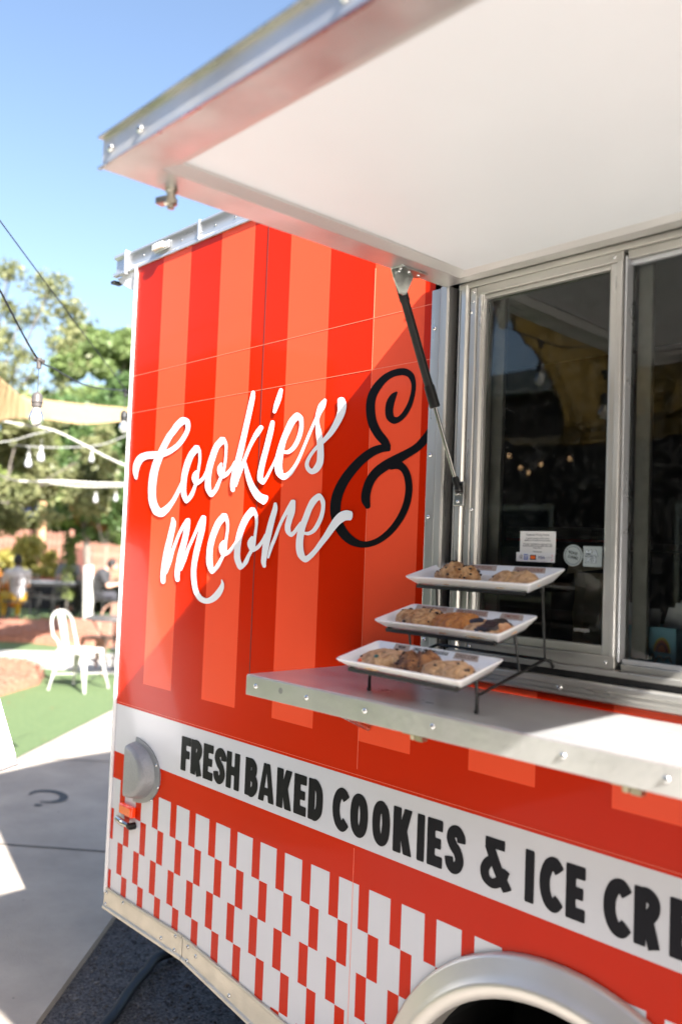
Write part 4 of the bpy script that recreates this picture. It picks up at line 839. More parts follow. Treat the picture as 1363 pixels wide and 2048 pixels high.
def patch(mb, sf_, u0, u1, v0, v1, lift, seed):
    b0 = len(mb.v)
    for j in range(nv+1):
        for i in range(nu+1):
            u = u0+(u1-u0)*i/nu; v = v0+(v1-v0)*j/nv*(1+.25*noise.noise(Vector((i*.5, seed, 0)))); e = min(1, 4*min(i/nu, 1-i/nu, 1-j/nv+.0)); p = sf_(u, v)
            mb.v.append((p.x, p.y, p.z+lift*(e*1.2-.25)*(1+.5*noise.noise(Vector((i*.4, j*.6, seed))))))
    for j in range(nv):
        for i in range(nu): a = b0+j*(nu+1)+i; mb.f.append((a, a+nu+1, a+nu+2, a+1)); mb.m.append(0)
patch(mb, sf_, R(-100), R(120), .02, .74, .0045, 1); patch(mb, sf_, R(120), R(200), .02, .5, .003, 4); mb.obj('chocolate_topping', mat('dark_fudge', (.022, .012, .012), .45, noise_amt=.4, noise_scale=60), o, smooth=True)
patch(mb2, sf_, R(-32), R(20), .55, .9, .0065, 2); mb2.obj('marshmallow', MALLOW, o, smooth=True)
mb2 = MB(); patch(mb2, sf_, R(150), R(185), .5, .75, .004, 5); mb2.obj('marshmallow', MALLOW, o, smooth=True)
cookie(2, .100, .050, .048, .034, .034, 'chunk', 'tall lumpy chocolate chunk cookie, left on the top plate', 7, .45, nch=44, flat=.75)
cookie(2, .243, .048, .051, .033, .024, 'sugar', 'pale crumbly cookie, right on the top plate', 8, .32, nch=7, flat=.7)

# ------------------------------------------------------------------ things inside the trailer
b0 = empty('utensil_box', (-.745, .086, 1.396)); tag(b0, 'blue box of white paper packets behind the right-hand window pane', 'box')
BLUEB = mat('box_blue', (.30, .66, .86), .4, noise_amt=.1, noise_scale=10, coat=.3)
b = MB(); b.box((-.055, -.03, 0), (.055, -.028, .092)); b.box((-.055, .058, 0), (.055, .06, .092)); b.box((-.055, -.028, 0), (-.053, .058, .092)); b.box((.053, -.028, 0), (.055, .058, .092)); b.box((-.053, -.028, 0), (.053, .058, .003)); b.obj('carton', BLUEB, b0)
b = MB()
ar = MB()
for k, (r_, mi) in enumerate(((.019, 0), (.016, 1), (.0125, 2), (.009, 1))):
    for j in range(12):
        a, c = R(15*j), R(15*j+15); cx_, cz = .030, .048
        ar.quad([(cx_+r_*.85*math.cos(a), -.0312-.0002*k, cz+r_*math.sin(a)*1.4), (cx_+r_*.85*math.cos(c), -.0312-.0002*k, cz+r_*math.sin(c)*1.4), (cx_, -.0312-.0002*k, cz)], mi)
ar.obj('printed_rainbow', [mat('print_yellow', (.62, .50, .10), .5), mat('print_rust', (.45, .14, .07), .5), mat('print_plum', (.16, .06, .08), .5)], b0)
b = MB(); P = [(.009+.005*i, .036+.006*math.sin(i*2.2)+.0035*(i % 2)) for i in range(9)]; b.tube([(x, -.0325, z) for x, z in P], .0016, 5); b.obj('printed_scrawl', PAPERW, b0)
rr = random.Random(3); PKT = mat('packet_paper', (.8, .8, .86), .6)
for k in range(11):
    b = MB(); x = -.042+.0085*k; t = rr.uniform(-.1, .34); hgt = rr.uniform(.112, .142); c = Vector((x, .0+.012*(k % 3), hgt/2+.003)); b.obox(c+Vector((math.sin(t)*hgt*.3, 0, 0)), Vector((.0095, .001, 0)), Vector((0, .0008, 0)), Vector((math.sin(t), .05, math.cos(t)))*hgt/2); b.obj('paper_packet', PKT, b0)
pb = empty('paper_bag', (-.985, .30, 1.396)); tag(pb, 'crumpled brown paper bag on the inner counter behind the glass', 'paper bag')
KRAFT = mat('kraft_paper', (.46, .38, .26), .75, noise_amt=.2, noise_scale=20, bump=.4, bump_scale=14)
b = MB()
rows = 7
for j in range(rows):
    for (x, y) in ((-.04,-.03),(-.01,-.036),(.02,-.03),(.045,-.02),(.045,.03),(.0,.034),(-.04,.03)):
        s_k = 1+.12*noise.noise(Vector((x*40, y*40, j*.9))); b.v.append((x*s_k+.010*noise.noise(Vector((j, x*30, 2))), y*s_k, .03*j+.006*noise.noise(Vector((x*50, j, 0)))))
for j in range(rows-1):
    for i in range(7): i2 = (i+1) % 7; b.f.append((j*7+i, j*7+i2, (j+1)*7+i2, (j+1)*7+i)); b.m.append(0)
b.f.append(tuple((rows-1)*7+i for i in range(7))); b.m.append(0)
b.obj('bag_body', KRAFT, pb); b = MB(); b.obox((-.005, -.02, .198), (.045, .01, .008), (0, .012, .002), (0, .004, .012)); b.obj('folded_top', KRAFT, pb)
shf = MB(); shf.box((-1.7, .9, 1.64), (-.9, 1.2, 1.66)); shf.box((-1.7, .9, 1.25), (-1.68, 1.2, 1.64)); shf.box((-.92, .9, 1.25), (-.9, 1.2, 1.64)); o = shf.obj('shelf_unit', STEELIN); tag(o, 'dim steel shelf inside the trailer holding takeout boxes', 'shelf')
tk = empty('takeout_tray', (-1.60, .93, 1.66)); tag(tk, 'flat stack of red and grey takeout trays on the inner steel shelf', 'takeout trays')
for k in range(4):
    b = MB(); b.box((-.07+.16*0, -.02, .012*k), (.24, .16, .012*k+.010)); b.obj('tray', [mat('tray_grey', (.40, .40, .40), .6), mat('tray_red', (.55, .04, .03), .6)][0] if k else mat('tray_red2', (.55, .04, .03), .6), tk)
o = MB(); o.box((-1.02, 1.7, .87), (-.90, 1.8, 2.5)); o.box((-1.28, 1.9, .87), (-1.0, 2.0, 2.5)); o = o.obj('inner_post', STEELIN, T)
fz = empty('chest_freezer', (-.55, 1.35, .868)); tag(fz, 'dark steel chest freezer in the gloom behind the window', 'freezer')
b = MB(); b.box((-.55, -.25, 0), (.5, .3, .60)); b.obj('cabinet', STEELIN, fz, bevel=.01); b = MB(); b.box((-.56, -.26, .605), (.51, .31, .65)); b.obj('lid', mat('lid_grey', (.3, .3, .29), .4, .5), fz, bevel=.01)
b = MB(); b.box((-.2, -.275, .4), (.1, -.262, .43)); b.obj('handle', ALU, fz)

# ------------------------------------------------------------------ hose
hs = MB(); z = .0
hp = [(-2.45,-.18,.016), (-2.62,.08,.016), (-2.74,.22,.017), (-2.83,.34,.017), (-2.90,.45,.018), (-2.88,.62,.0), (-2.7,.80,-.012), (-2.3,1.0,-.012), (-1.8,1.4,-.012)]
HPn = []
for i in range(len(hp)-1):
    for u in range(8): HPn.append([cr(hp[max(i-1,0)][c], hp[i][c], hp[i+1][c], hp[min(i+2, len(hp)-1)][c], u/8) for c in range(3)])
hs.tube([(x, y, zz-.008) for x, y, zz in HPn], .019, 12)
o = hs.obj('water_hose', mat('hose_navy', (.008, .011, .02), .5, spec=.25, noise_amt=.2, noise_scale=40), smooth=True); tag(o, 'dark navy hose running out from under the trailer skirt', 'hose')

# ------------------------------------------------------------------ white menu board, left edge
mbd = empty('menu_board', (0, 0, 0)); tag(mbd, 'tilted white menu board leaning on an easel at the left edge', 'menu board')
def ray(px, py, hd):
    x = (px-681.5)/1705.12; y = -(py-1024)/1705.12; dv = r2*x+u2*y+fwd; k = hd/math.hypot(dv.x, dv.y); return CAM_POS+dv*k
c0 = ray(37, 1528, 3.0); ctop = ray(-14, 1350, 3.16); cl = ray(-160, 1598, 3.0)
ax = (cl-c0); ay = (ctop-c0); nn = ax.cross(ay).normalized(); nn = nn if nn.x > 0 else -nn
b = MB(); q_ = [c0, cl, cl+ay*3, c0+ay*3]; b.quad(q_ if (q_[1]-q_[0]).cross(q_[2]-q_[1]).dot(nn) > 0 else q_[::-1]); q2 = [v_-nn*.012 for v_ in q_]; b.quad(q2)
for i in range(4): j = (i+1) % 4; b.quad([q_[i], q_[j], q2[j], q2[i]])
b.obj('board', mat('board_white', (.82, .82, .82), .4), mbd)
b = MB(); f0 = c0+ax*.07+ay*.10+nn*.002; b.quad([f0, f0+ax*.8, f0+ax*.8+ay*.11, f0+ay*.11]); b.obj('printed_bar', mat('bar_grey', (.48, .49, .5), .6), mbd)
ce = c0+ax*.5
b = MB(); b.tube([ce+ay*3.1-nn*.03, Vector((ce.x-.15, ce.y-.12, 0))], .012, 6); b.obj('easel_leg', mat('easel_wood', (.35, .2, .1), .6), mbd)
b = MB(); b.tube([ce+ay*3.1-nn*.03, Vector((ce.x-.3, ce.y-.55, 0))], .012, 6); b.obj('easel_leg', bpy.data.materials['easel_wood'], mbd)
# ------------------------------------------------------------------ chairs and bistro table
WM = mat('chair_white', (.55, .54, .50), .4); RUST = mat('chair_rust', (.50, .30, .22), .4, .4, noise_amt=.15, noise_scale=30); DKM = mat('dark_iron', (.05, .05, .05), .4, .6)
def tolix(name, label, loc_, rz, m_):
    t = empty(name, loc_, rz); tag(t, label, 'chair')
    # local: seat faces +x, back at -x
    S = .17; zs_ = .445
    b = MB(); b.box((-S, -S, zs_-.012), (S, S, zs_)); b.quad([(-S, -S, zs_-.012), (S, -S, zs_-.012), (S, -S, zs_-.05), (-S, -S, zs_-.05)]); o = b.obj('seat', m_, t, bevel=.02, seg=3)
    b = MB(); 
    for sx, sy, ex, ey in ((1,0,0,1),(-1,0,0,1),(0,1,1,0),(0,-1,1,0)):
        n = 10
        for i in range(n):
            u0, u1 = -1+2*i/n, -1+2*(i+1)/n; h0 = .035+.075*u0**4; h1 = .035+.075*u1**4; f_ = 1.04
            A = lambda u, z: ((sx*S*f_ if sx else u*S*f_), (sy*S*f_ if sy else u*S*f_), z)
            b.quad([A(u0, zs_-.004), A(u1, zs_-.004), A(u1, zs_-h1), A(u0, zs_-h0)])
    b.obj('seat_apron', m_, t)
    for sx in (-1, 1):
        for sy in (-1, 1):
            b = MB(); p0 = Vector((sx*S*.95, sy*S*.95, zs_-.03)); p1 = Vector((sx*.235, sy*.225, .0)); d_ = (p1-p0)
            n = 5; b0 = len(b.v)
            for i in range(n+1):
                c = p0+d_*i/n; w_ = .045*(1-i/n)+.014
                for q_ in ((0, 0), (-sx*w_, 0), (-sx*w_*.7, -sy*.008), (-sx*.008, -sy*.008), (-sx*.008, -sy*w_*.7), (0, -sy*w_)): b.v.append((c.x+q_[0], c.y+q_[1], c.z))
            for i in range(n):
                for k in range(6): k2 = (k+1) % 6; b.f.append((b0+i*6+k, b0+i*6+k2, b0+(i+1)*6+k2, b0+(i+1)*6+k)); b.m.append(0)
            b.ball((p1.x-sx*.008, p1.y-sy*.008, .012), .014, 6); b.obj('leg', m_, t)
    b = MB(); pts = []
    for i in range(21):
        a = math.pi*i/20; y = -math.cos(a)*.19; z = zs_+.14+.255*math.sin(a)**.55; x = -S-.02-.10*((z-zs_)/.4); pts.append((x, y, z))
    pts = [(-S+.02, -.15, zs_-.01), (-S-.01, -.16, zs_+.08)]+pts+[(-S-.01, .16, zs_+.08), (-S+.02, .15, zs_-.01)]
    b.tube(pts, .0125, 8); b.obj('back_frame', m_, t, smooth=True)
    b = MB(); n = 6; xb = lambda z: -S-.015-.10*((z-zs_)/.4)
    z0_, z1_ = zs_+.0, zs_+.385
    for i in range(n): za = z0_+(z1_-z0_)*i/n; zb = z0_+(z1_-z0_)*(i+1)/n; wa = .04+.022*i/n; wb_ = .04+.022*(i+1)/n; b.quad([(xb(za), -wa, za), (xb(za), wa, za), (xb(zb), wb_, zb), (xb(zb), -wb_, zb)]); b.quad([(xb(za)-.006, -wa, za), (xb(zb)-.006, -wb_, zb), (xb(zb)-.006, wb_, zb), (xb(za)-.006, wa, za)])
    b.obj('back_slat', m_, t)
    b = MB(); b.tube([(-.2, -.19, .17), (.2, .19, .17)], .006, 6); b.tube([(-.2, .19, .17), (.2, -.19, .17)], .006, 6); b.obj('brace', m_, t)
    return t
def ground_at(px, py, z=0):
    x = (px-681.5)/1705.12; y = -(py-1024)/1705.12; dv = r2*x+u2*y+fwd; k = (z-CAM_POS.z)/dv.z; return CAM_POS+dv*k
g = ground_at(154, 1380)
tolix('metal_chair', 'white metal cafe chair in the sun on the turf', (g.x, g.y+.02, .006), R(28), WM)
tolix('metal_chair', 'copper-coloured metal cafe chair behind the bistro table', (-9.75, 3.78, .006), R(-63), RUST)
bt = empty('bistro_table', (-9.17, 3.63, .006)); tag(bt, 'small round dark bistro table with curved iron legs', 'table')
b = MB(); b.lathe((0, 0, .70), [(.001, 0), (.30, 0), (.335, .012), (.34, .022), (.335, .03), (.001, .03)], n=36); b.obj('table_top', mat('table_slate', (.10, .105, .11), .35, coat=.3), bt, smooth=True)
for k in range(3):
    a = R(120*k+20); b = MB(); P = [(.26*math.cos(a), .26*math.sin(a), .70), (.14*math.cos(a), .14*math.sin(a), .52), (.03*math.cos(a), .03*math.sin(a), .36), (.06*math.cos(a), .06*math.sin(a), .2), (.24*math.cos(a), .24*math.sin(a), .01)]; b.tube(P, .008, 6); b.obj('leg', DKM, bt, smooth=True)
b = MB(); b.tube([(0, 0, .70), (0, 0, .06)], .011, 8); b.lathe((0, 0, .34), [(.02, 0), (.03, .02), (.02, .04)], n=10); b.obj('stem', DKM, bt, smooth=True)

# ------------------------------------------------------------------ people
def capsule(mb, p, q, r0, r1, n=12):
    p = Vector(p); q = Vector(q); d = q-p; k = max(2, int(d.length/.03)); pts = [p+d*i/k for i in range(k+1)]; rs = [r0+(r1-r0)*i/k for i in range(k+1)]
    mb.tube(pts, rs, n); mb.ball(p, r0, n); mb.ball(q, r1, n)
def remeshed(mb, name, m_, parent, vs=.013, smooth_it=2):
    o = mb.obj(name, m_, None); md = o.modifiers.new('r', 'REMESH'); md.mode = 'VOXEL'; md.voxel_size = vs
    s = o.modifiers.new('s', 'SMOOTH'); s.factor = .6; s.iterations = smooth_it; apply_mods(o); o.data.materials.clear(); o.data.materials.append(m_); shade(o, 180); o.parent = parent; o.data.name = name; return o
SKIN = mat('skin_tan', (.42, .22, .14), .5, sub=.1); SKINL = mat('skin_light', (.56, .34, .25), .5, sub=.1)
def seated(label, loc_, rz, skin, shirt_c, trouser_c, hair_c, lean=.12, head_down=.0, cap=None, long_sleeve=False, arms='table'):
    """seat at z .45, facing +x locally"""
    t = empty('person', loc_, rz); tag(t, label, 'person', 'people seated at the far tables')
    hip = Vector((0, 0, .52)); ch = hip+Vector((lean*.45+.02, 0, .42)); nk = ch+Vector((lean*.25, 0, .12)); hd = nk+Vector((.03+head_down*.08, 0, .135-head_down*.03))
    b = MB()
    capsule(b, hip, hip+Vector((.02, 0, .18)), .135, .125); capsule(b, hip+Vector((.02, 0, .18)), ch, .13, .15); capsule(b, ch+Vector((0, -.09, .0)), ch+Vector((0, .09, 0)), .105, .105)
    capsule(b, ch, nk+Vector((0, 0, .04)), .08, .055); b.ball(hd, .098, 16, (1.0, .80, 1.18)); b.ball(hd+Vector((.07, 0, -.07)), .045, 10, (.9, .8, .8)); b.ball(hd+Vector((.105, 0, -.015)), .018, 8, (1, .7, 1.3))
    for s in (-1, 1): b.ball(hd+Vector((-.005, s*.082, -.01)), .022, 8, (.7, .4, 1.3)); b.ball(hd+Vector((.086, s*.034, .018)), .010, 6)
    arm = []
    for s in (-1, 1):
        sh = ch+Vector((0, s*.185, .035)); el = sh+Vector((.13, s*.05, -.25)); wr = el+Vector((.22, -s*.10, .06 if arms == 'table' else -.08)); hn = wr+Vector((.05, -s*.015, -.005)); arm.append((sh, el, wr, hn))
        capsule(b, sh, el, .055, .043); capsule(b, el, wr, .041, .028); capsule(b, wr, hn, .030, .028)
        for f_ in range(4):
            q0 = hn+Vector((.02, s*(-.025+.017*f_), -.002)); capsule(b, q0, q0+Vector((.055, 0, -.018)), .0095, .008, 6)
        capsule(b, wr+Vector((.02, -s*.02, 0)), wr+Vector((.06, -s*.05, .0)), .011, .009, 6)
        kn = hip+Vector((.43, s*.13, .02)); an = kn+Vector((.02, s*.01, -.44)); capsule(b, hip+Vector((.02, s*.09, 0)), kn, .085, .062); capsule(b, kn, an, .058, .038); capsule(b, an+Vector((-.03, 0, -.03)), an+Vector((.15, 0, -.055)), .035, .03)
    remeshed(b, 'body', skin, t)
    b = MB(); g_ = .014
    capsule(b, hip+Vector((0, 0, .02)), hip+Vector((.02, 0, .18)), .14+g_, .13+g_); capsule(b, hip+Vector((.02, 0, .18)), ch, .135+g_, .152+g_); capsule(b, ch+Vector((0, -.10, 0)), ch+Vector((0, .10, 0)), .108+g_, .108+g_)
    for sh, el, wr, hn in arm:
        capsule(b, ch+Vector((0, (sh.y-ch.y)*.5, .02)), sh, .09, .062+g_); capsule(b, sh, sh.lerp(el, 1.0 if long_sleeve else .62), .058+g_, .054+g_)
        if long_sleeve: capsule(b, el, wr, .046+g_, .034+g_)
    remeshed(b, 'shirt', mat('cloth', shirt_c, .85, noise_amt=.18, noise_scale=9, bump=.3, bump_scale=8), t)
    b = MB()
    capsule(b, hip+Vector((0, -.06, -.01)), hip+Vector((0, .06, -.01)), .14, .14)
    for s in (-1, 1):
        kn = hip+Vector((.43, s*.13, .02)); an = kn+Vector((.02, s*.01, -.44)); capsule(b, hip+Vector((.02, s*.09, 0)), kn, .10, .075); capsule(b, kn, kn.lerp(an, .85), .072, .055)
    remeshed(b, 'trousers', mat('cloth', trouser_c, .85, noise_amt=.2, noise_scale=12), t)
    b = MB(); b.ball(hd+Vector((-.022, 0, .025)), .108, 16, (1.0, .86, 1.10)); b.ball(hd+Vector((-.07, 0, -.03)), .06, 10, (.7, 1.1, 1.1))
    remeshed(b, 'hair', mat('hair', hair_c, .6, noise_amt=.4, noise_scale=60), t, .011, 1)
    if cap:
        b = MB(); b.ball(hd+Vector((-.01, 0, .055)), .108, 14, (1.02, .88, .75)); b.obox(hd+Vector((.125, 0, .055)), (.05, 0, -.008), (0, .065, 0), (0, 0, .005)); remeshed(b, 'cap', mat('cloth', cap, .8), t, .009, 1)
    b = MB()
    for s in (-1, 1): an = hip+Vector((.45, s*.14, -.42)); capsule(b, an+Vector((-.03, 0, -.045)), an+Vector((.15, 0, -.06)), .045, .038)
    remeshed(b, 'shoes', mat('shoe', (.35, .12, .09), .6), t)
    return t
E_ = ground_at(50, 1228)
d1 = 17.6
def at_dist(px, hd, z=0):
    p = ray(px, 1060, hd); return Vector((p.x, p.y, z))
p1 = at_dist(42, 17.6); seated('person in a grey-white shirt and yellow trousers seated with back turned', p1, R(172), SKIN, (.52, .51, .52), (.62, .36, .03), (.01, .008, .008), lean=.05, arms='low')
p2 = at_dist(146, 20.5); seated('person in a cap and grey shirt seated facing across the table', (p2.x, p2.y, .06), R(-38), SKINL, (.26, .25, .24), (.08, .08, .1), (.1, .07, .05), lean=.3, head_down=.4, cap=(.12, .13, .16))
p3 = at_dist(193, 18.8); seated('dark-haired person in a dark shirt bent over the table', (p3.x, p3.y, -.02), R(60), SKINL, (.045, .045, .05), (.04, .04, .05), (.012, .01, .01), lean=.35, head_down=1.)
# their seats and tables
def slat_chair(label, loc_, rz):
    t = empty('patio_chair', loc_, rz); tag(t, label, 'chair', 'dark metal chairs at the far tables')
    b = MB(); b.box((-.2, -.21, .42), (.22, .21, .445)); b.obj('seat', DKM, t)
    for sx in (-1, 1):
        for sy in (-1, 1): b = MB(); b.tube([(sx*.19, sy*.19, .43), (sx*.23, sy*.22, 0)], .011, 6); b.obj('leg', DKM, t)
    b = MB(); b.tube([(-.19, -.2, .43), (-.27, -.2, .86), (-.28, 0, .90), (-.27, .2, .86), (-.19, .2, .43)], .012, 6); b.obj('back_frame', DKM, t)
    for k in range(5): b = MB(); y = -.13+.065*k; b.bar((-.2, y, .46), (-.27, y, .87), .02, .006, (0, 1, 0)); b.obj('slat', DKM, t)
    return t
slat_chair('dark metal patio chair under the person in yellow trousers', (p1.x, p1.y, 0), R(172)); slat_chair('dark metal patio chair under the person in a cap', (p2.x, p2.y, .04), R(-38)); slat_chair('dark metal patio chair under the bent dark-haired person', (p3.x, p3.y, -.02), R(60))
for px, hd, rz, lab in ((88, 19.2, 20, 'empty dark metal patio chair beside the person in yellow trousers'), (112, 18.6, 200, 'empty dark metal patio chair in front of the long table'), (222, 18.4, 90, 'dark metal patio chair nearest the trailer corner'), (132, 20.0, 250, 'dark metal patio chair left of the painted tree trunk')):
    p = at_dist(px, hd); slat_chair(lab, (p.x, p.y, 0), R(rz))
def long_table(label, loc_, rz, L, W):
    t = empty('patio_table', loc_, rz); tag(t, label, 'table')
    for k in range(7):
        b = MB(); y = -W/2+W*(k+.5)/7; b.box((-L/2, y-W/14+.006, .72), (L/2, y+W/14-.006, .745)); b.obj('slat', mat('table_grey', (.16, .17, .19), .4, .3) if k == 0 and 'table_grey' not in bpy.data.materials else bpy.data.materials['table_grey'], t)
    for sx in (-1, 1):
        for sy in (-1, 1): b = MB(); b.bar((sx*(L/2-.08), sy*(W/2-.06), 0), (sx*(L/2-.08), sy*(W/2-.06), .72), .05, .05); b.obj('leg', DKM, t)
    b = MB(); b.box((-L/2+.05, -W/2+.04, .66), (L/2-.05, W/2-.04, .715)); b.obj('apron', DKM, t); return t
q1 = at_dist(112, 19.6); long_table('long dark slatted table between the seated people', (q1.x, q1.y, 0), R(60), 1.9, .8)
q2 = at_dist(215, 19.9); long_table('shorter dark slatted table beside the bent dark-haired person', (q2.x, q2.y, 0), R(60), 1.3, .8)
# planter box of flowers between tables and fence
pb_ = at_dist(110, 21.5); t = empty('planter_box', (pb_.x, pb_.y, 0), R(62)); tag(t, 'low black planter box edged with pink flowers behind the tables', 'planter')
b = MB(); b.box((-2.6, -.2, 0), (1.6, .2, .62)); b.obj('box', mat('planter_black', (.02, .02, .025), .6), t)
PINKF = mat('petal_pink', (.65, .12, .10), .6); 
b = MB(); rr = random.Random(2)
for _ in range(260): x = rr.uniform(-2.55, .6); b.ball((x, rr.uniform(-.2, .2), .64+rr.random()*.10), rr.uniform(.02, .04), 5)
b.obj('blossoms', PINKF, t)['kind'] = 'stuff'

# ------------------------------------------------------------------ fence
FW_ = mat('fence_wood', (.36, .17, .12), .8, noise_amt=.2, noise_scale=6, stretch=(1, 1, .2))
def picket_mesh(h, w_=.088, pointed=True):
    b = MB(); x = w_/2; pr_ = [(-x, 0), (x, 0), (x, h-.03), (x*.45, h), (-x*.45, h), (-x, h-.03)]
    n = len(pr_)
    for y in (0, .02):
        for px_, pz in pr_: b.v.append((px_, y, pz))
    for i in range(n): k = (i+1) % n; b.f.append((i, k, n+k, n+i)); b.m.append(0)
    b.f.append(tuple(range(n))[::-1]); b.m.append(0); b.f.append(tuple(range(n, 2*n))); b.m.append(0); return b.mesh('picket', FW_)
def fence(label, A, B, h, hdrop, sp=.128):
    A = Vector(A); B = Vector(B); d = B-A; L = d.length; rz = math.atan2(d.y, d.x); t = empty('picket_fence', A, rz); tag(t, label, 'fence'); n = int(L/sp)
    cache = {}
    for k in range(n):
        hh = round((h-hdrop*k/n)+.03*math.sin(k*1.7)*.6, 2)
        if hh not in cache: cache[hh] = picket_mesh(hh)
        o = bpy.data.objects.new('picket', cache[hh]); COL.objects.link(o); o.parent = t; o.location = (k*sp+sp/2, 0, .05)
    for z in (.4, h*.55, h-.38): b = MB(); b.box((0, .022, z), (L, .06, z+.09)); b.obj('rail', FW_, t)
    for k in range(int(L/2.4)+2): b = MB(); b.box((min(k*2.4, L)-.05, .062, 0), (min(k*2.4, L)+.05, .16, h+.02)); b.obj('post', FW_, t)
    return t
fA = at_dist(-30, 25); fB = at_dist(143, 24.4); fC = at_dist(143, 26.2); fD = at_dist(300, 26)
fence('reddish picket fence with curved top behind the long table', fA, fB, 1.92, .12); fence('lower reddish picket fence behind the bent person', fC, fD, 1.60, .12)
gp = at_dist(83, 23.6); b = MB(); b.box((-.075, -.075, 0), (.075, .075, 2.75)); b.box((-.09, -.09, 2.75), (.09, .09, 2.80)); o = b.obj('timber_post', mat('post_wood', (.58, .33, .18), .7, noise_amt=.15, noise_scale=4)); o.location = gp; tag(o, 'tall square timber post standing in front of the fence', 'post')
gt = at_dist(150, 25.2); b = MB(); b.box((-.35, -.03, .1), (.35, .03, 1.45)); o = b.obj('gate', mat('gate_dark', (.10, .03, .02), .7), None); o.location = gt; o.rotation_euler[2] = R(60); tag(o, 'dark red gate where the two picket fences step', 'gate')

# ------------------------------------------------------------------ foliage
def leaf_mat(name, c1, c2, tr=.35):
    M = bpy.data.materials.new(name); M.use_nodes = True; N = M.node_tree; N.nodes.clear(); o = N.nodes.new('ShaderNodeOutputMaterial')
    tc = N.nodes.new('ShaderNodeTexCoord'); n = N.nodes.new('ShaderNodeTexNoise'); n.inputs['Scale'].default_value = 3.; n.inputs['Detail'].default_value = 6; n.inputs['Roughness'].default_value = .8; N.links.new(tc.outputs['Object'], n.inputs['Vector'])
    mr = N.nodes.new('ShaderNodeMapRange'); mr.inputs[1].default_value = .35; mr.inputs[2].default_value = .65; N.links.new(n.outputs[0], mr.inputs[0])
    mx = N.nodes.new('ShaderNodeMix'); mx.data_type = 'RGBA'; mx.inputs[6].default_value = (*c1, 1); mx.inputs[7].default_value = (*c2, 1); N.links.new(mr.outputs[0], mx.inputs[0])
    d = N.nodes.new('ShaderNodeBsdfPrincipled'); d.inputs['Roughness'].default_value = .5; t = N.nodes.new('ShaderNodeBsdfTranslucent'); ms = N.nodes.new('ShaderNodeMixShader'); ms.inputs[0].default_value = tr
    N.links.new(mx.outputs[2], d.inputs['Base Color']); N.links.new(mx.outputs[2], t.inputs[0]); N.links.new(d.outputs[0], ms.inputs[1]); N.links.new(t.outputs[0], ms.inputs[2]); N.links.new(ms.outputs[0], o.inputs[0]); return M
LG = leaf_mat('leaf_green', (.15, .23, .075), (.065, .13, .04)); LY = leaf_mat('leaf_yellowgreen', (.30, .35, .11), (.17, .22, .06)); LO = leaf_mat('leaf_olive', (.29, .29, .13), (.12, .145, .06)); LB = leaf_mat('leaf_bright', (.25, .32, .11), (.13, .20, .07)); LYY = leaf_mat('leaf_yellow', (.50, .42, .10), (.30, .30, .08)); LRED = leaf_mat('leaf_rust', (.40, .16, .05), (.25, .12, .04))
BARK = mat('bark_grey', (.22, .19, .16), .9, noise_amt=.35, noise_scale=14, bump=.6, bump_scale=30)
def leaves(clumps, n, size, seed, elong=2.2, jit=1.):
    """clumps: (x,y,z,r,weight) ; leaf quads spread through each clump's volume, denser near its shell"""
    g_ = np.random.default_rng(seed); C = np.array([c[:3] for c in clumps]); Rr = np.array([c[3] for c in clumps]); W = np.array([c[4] for c in clumps]); W = W/W.sum()
    id_ = g_.choice(len(clumps), n, p=W); d = g_.normal(size=(n, 3)); d /= np.linalg.norm(d, axis=1)[:, None]; rad = Rr[id_]*np.clip(g_.random(n)**.42*1.03, 0, 1.15)
    p = C[id_]+d*rad[:, None]*np.array([1, 1, .8]); p += g_.normal(size=(n, 3))*.04*jit
    a = g_.normal(size=(n, 3)); a /= np.linalg.norm(a, axis=1)[:, None]; b_ = g_.normal(size=(n, 3)); b_ -= a*(a*b_).sum(1)[:, None]; b_ /= np.linalg.norm(b_, axis=1)[:, None]
    s = size*g_.uniform(.6, 1.3, n); a *= (s*elong/2)[:, None]; b_ *= (s/2)[:, None]
    V = np.empty((n, 4, 3)); V[:, 0] = p-a; V[:, 1] = p+b_; V[:, 2] = p+a; V[:, 3] = p-b_
    return V.reshape(-1, 3)
def mesh_quads(name, V, m_):
    n = len(V)//4; me = bpy.data.meshes.new(name); me.vertices.add(n*4); me.vertices.foreach_set('co', V.astype('f').ravel()); me.loops.add(n*4); me.loops.foreach_set('vertex_index', np.arange(n*4, dtype='i'))
    me.polygons.add(n); me.polygons.foreach_set('loop_start', np.arange(0, n*4, 4, dtype='i')); me.update(calc_edges=True); me.materials.append(m_); return me
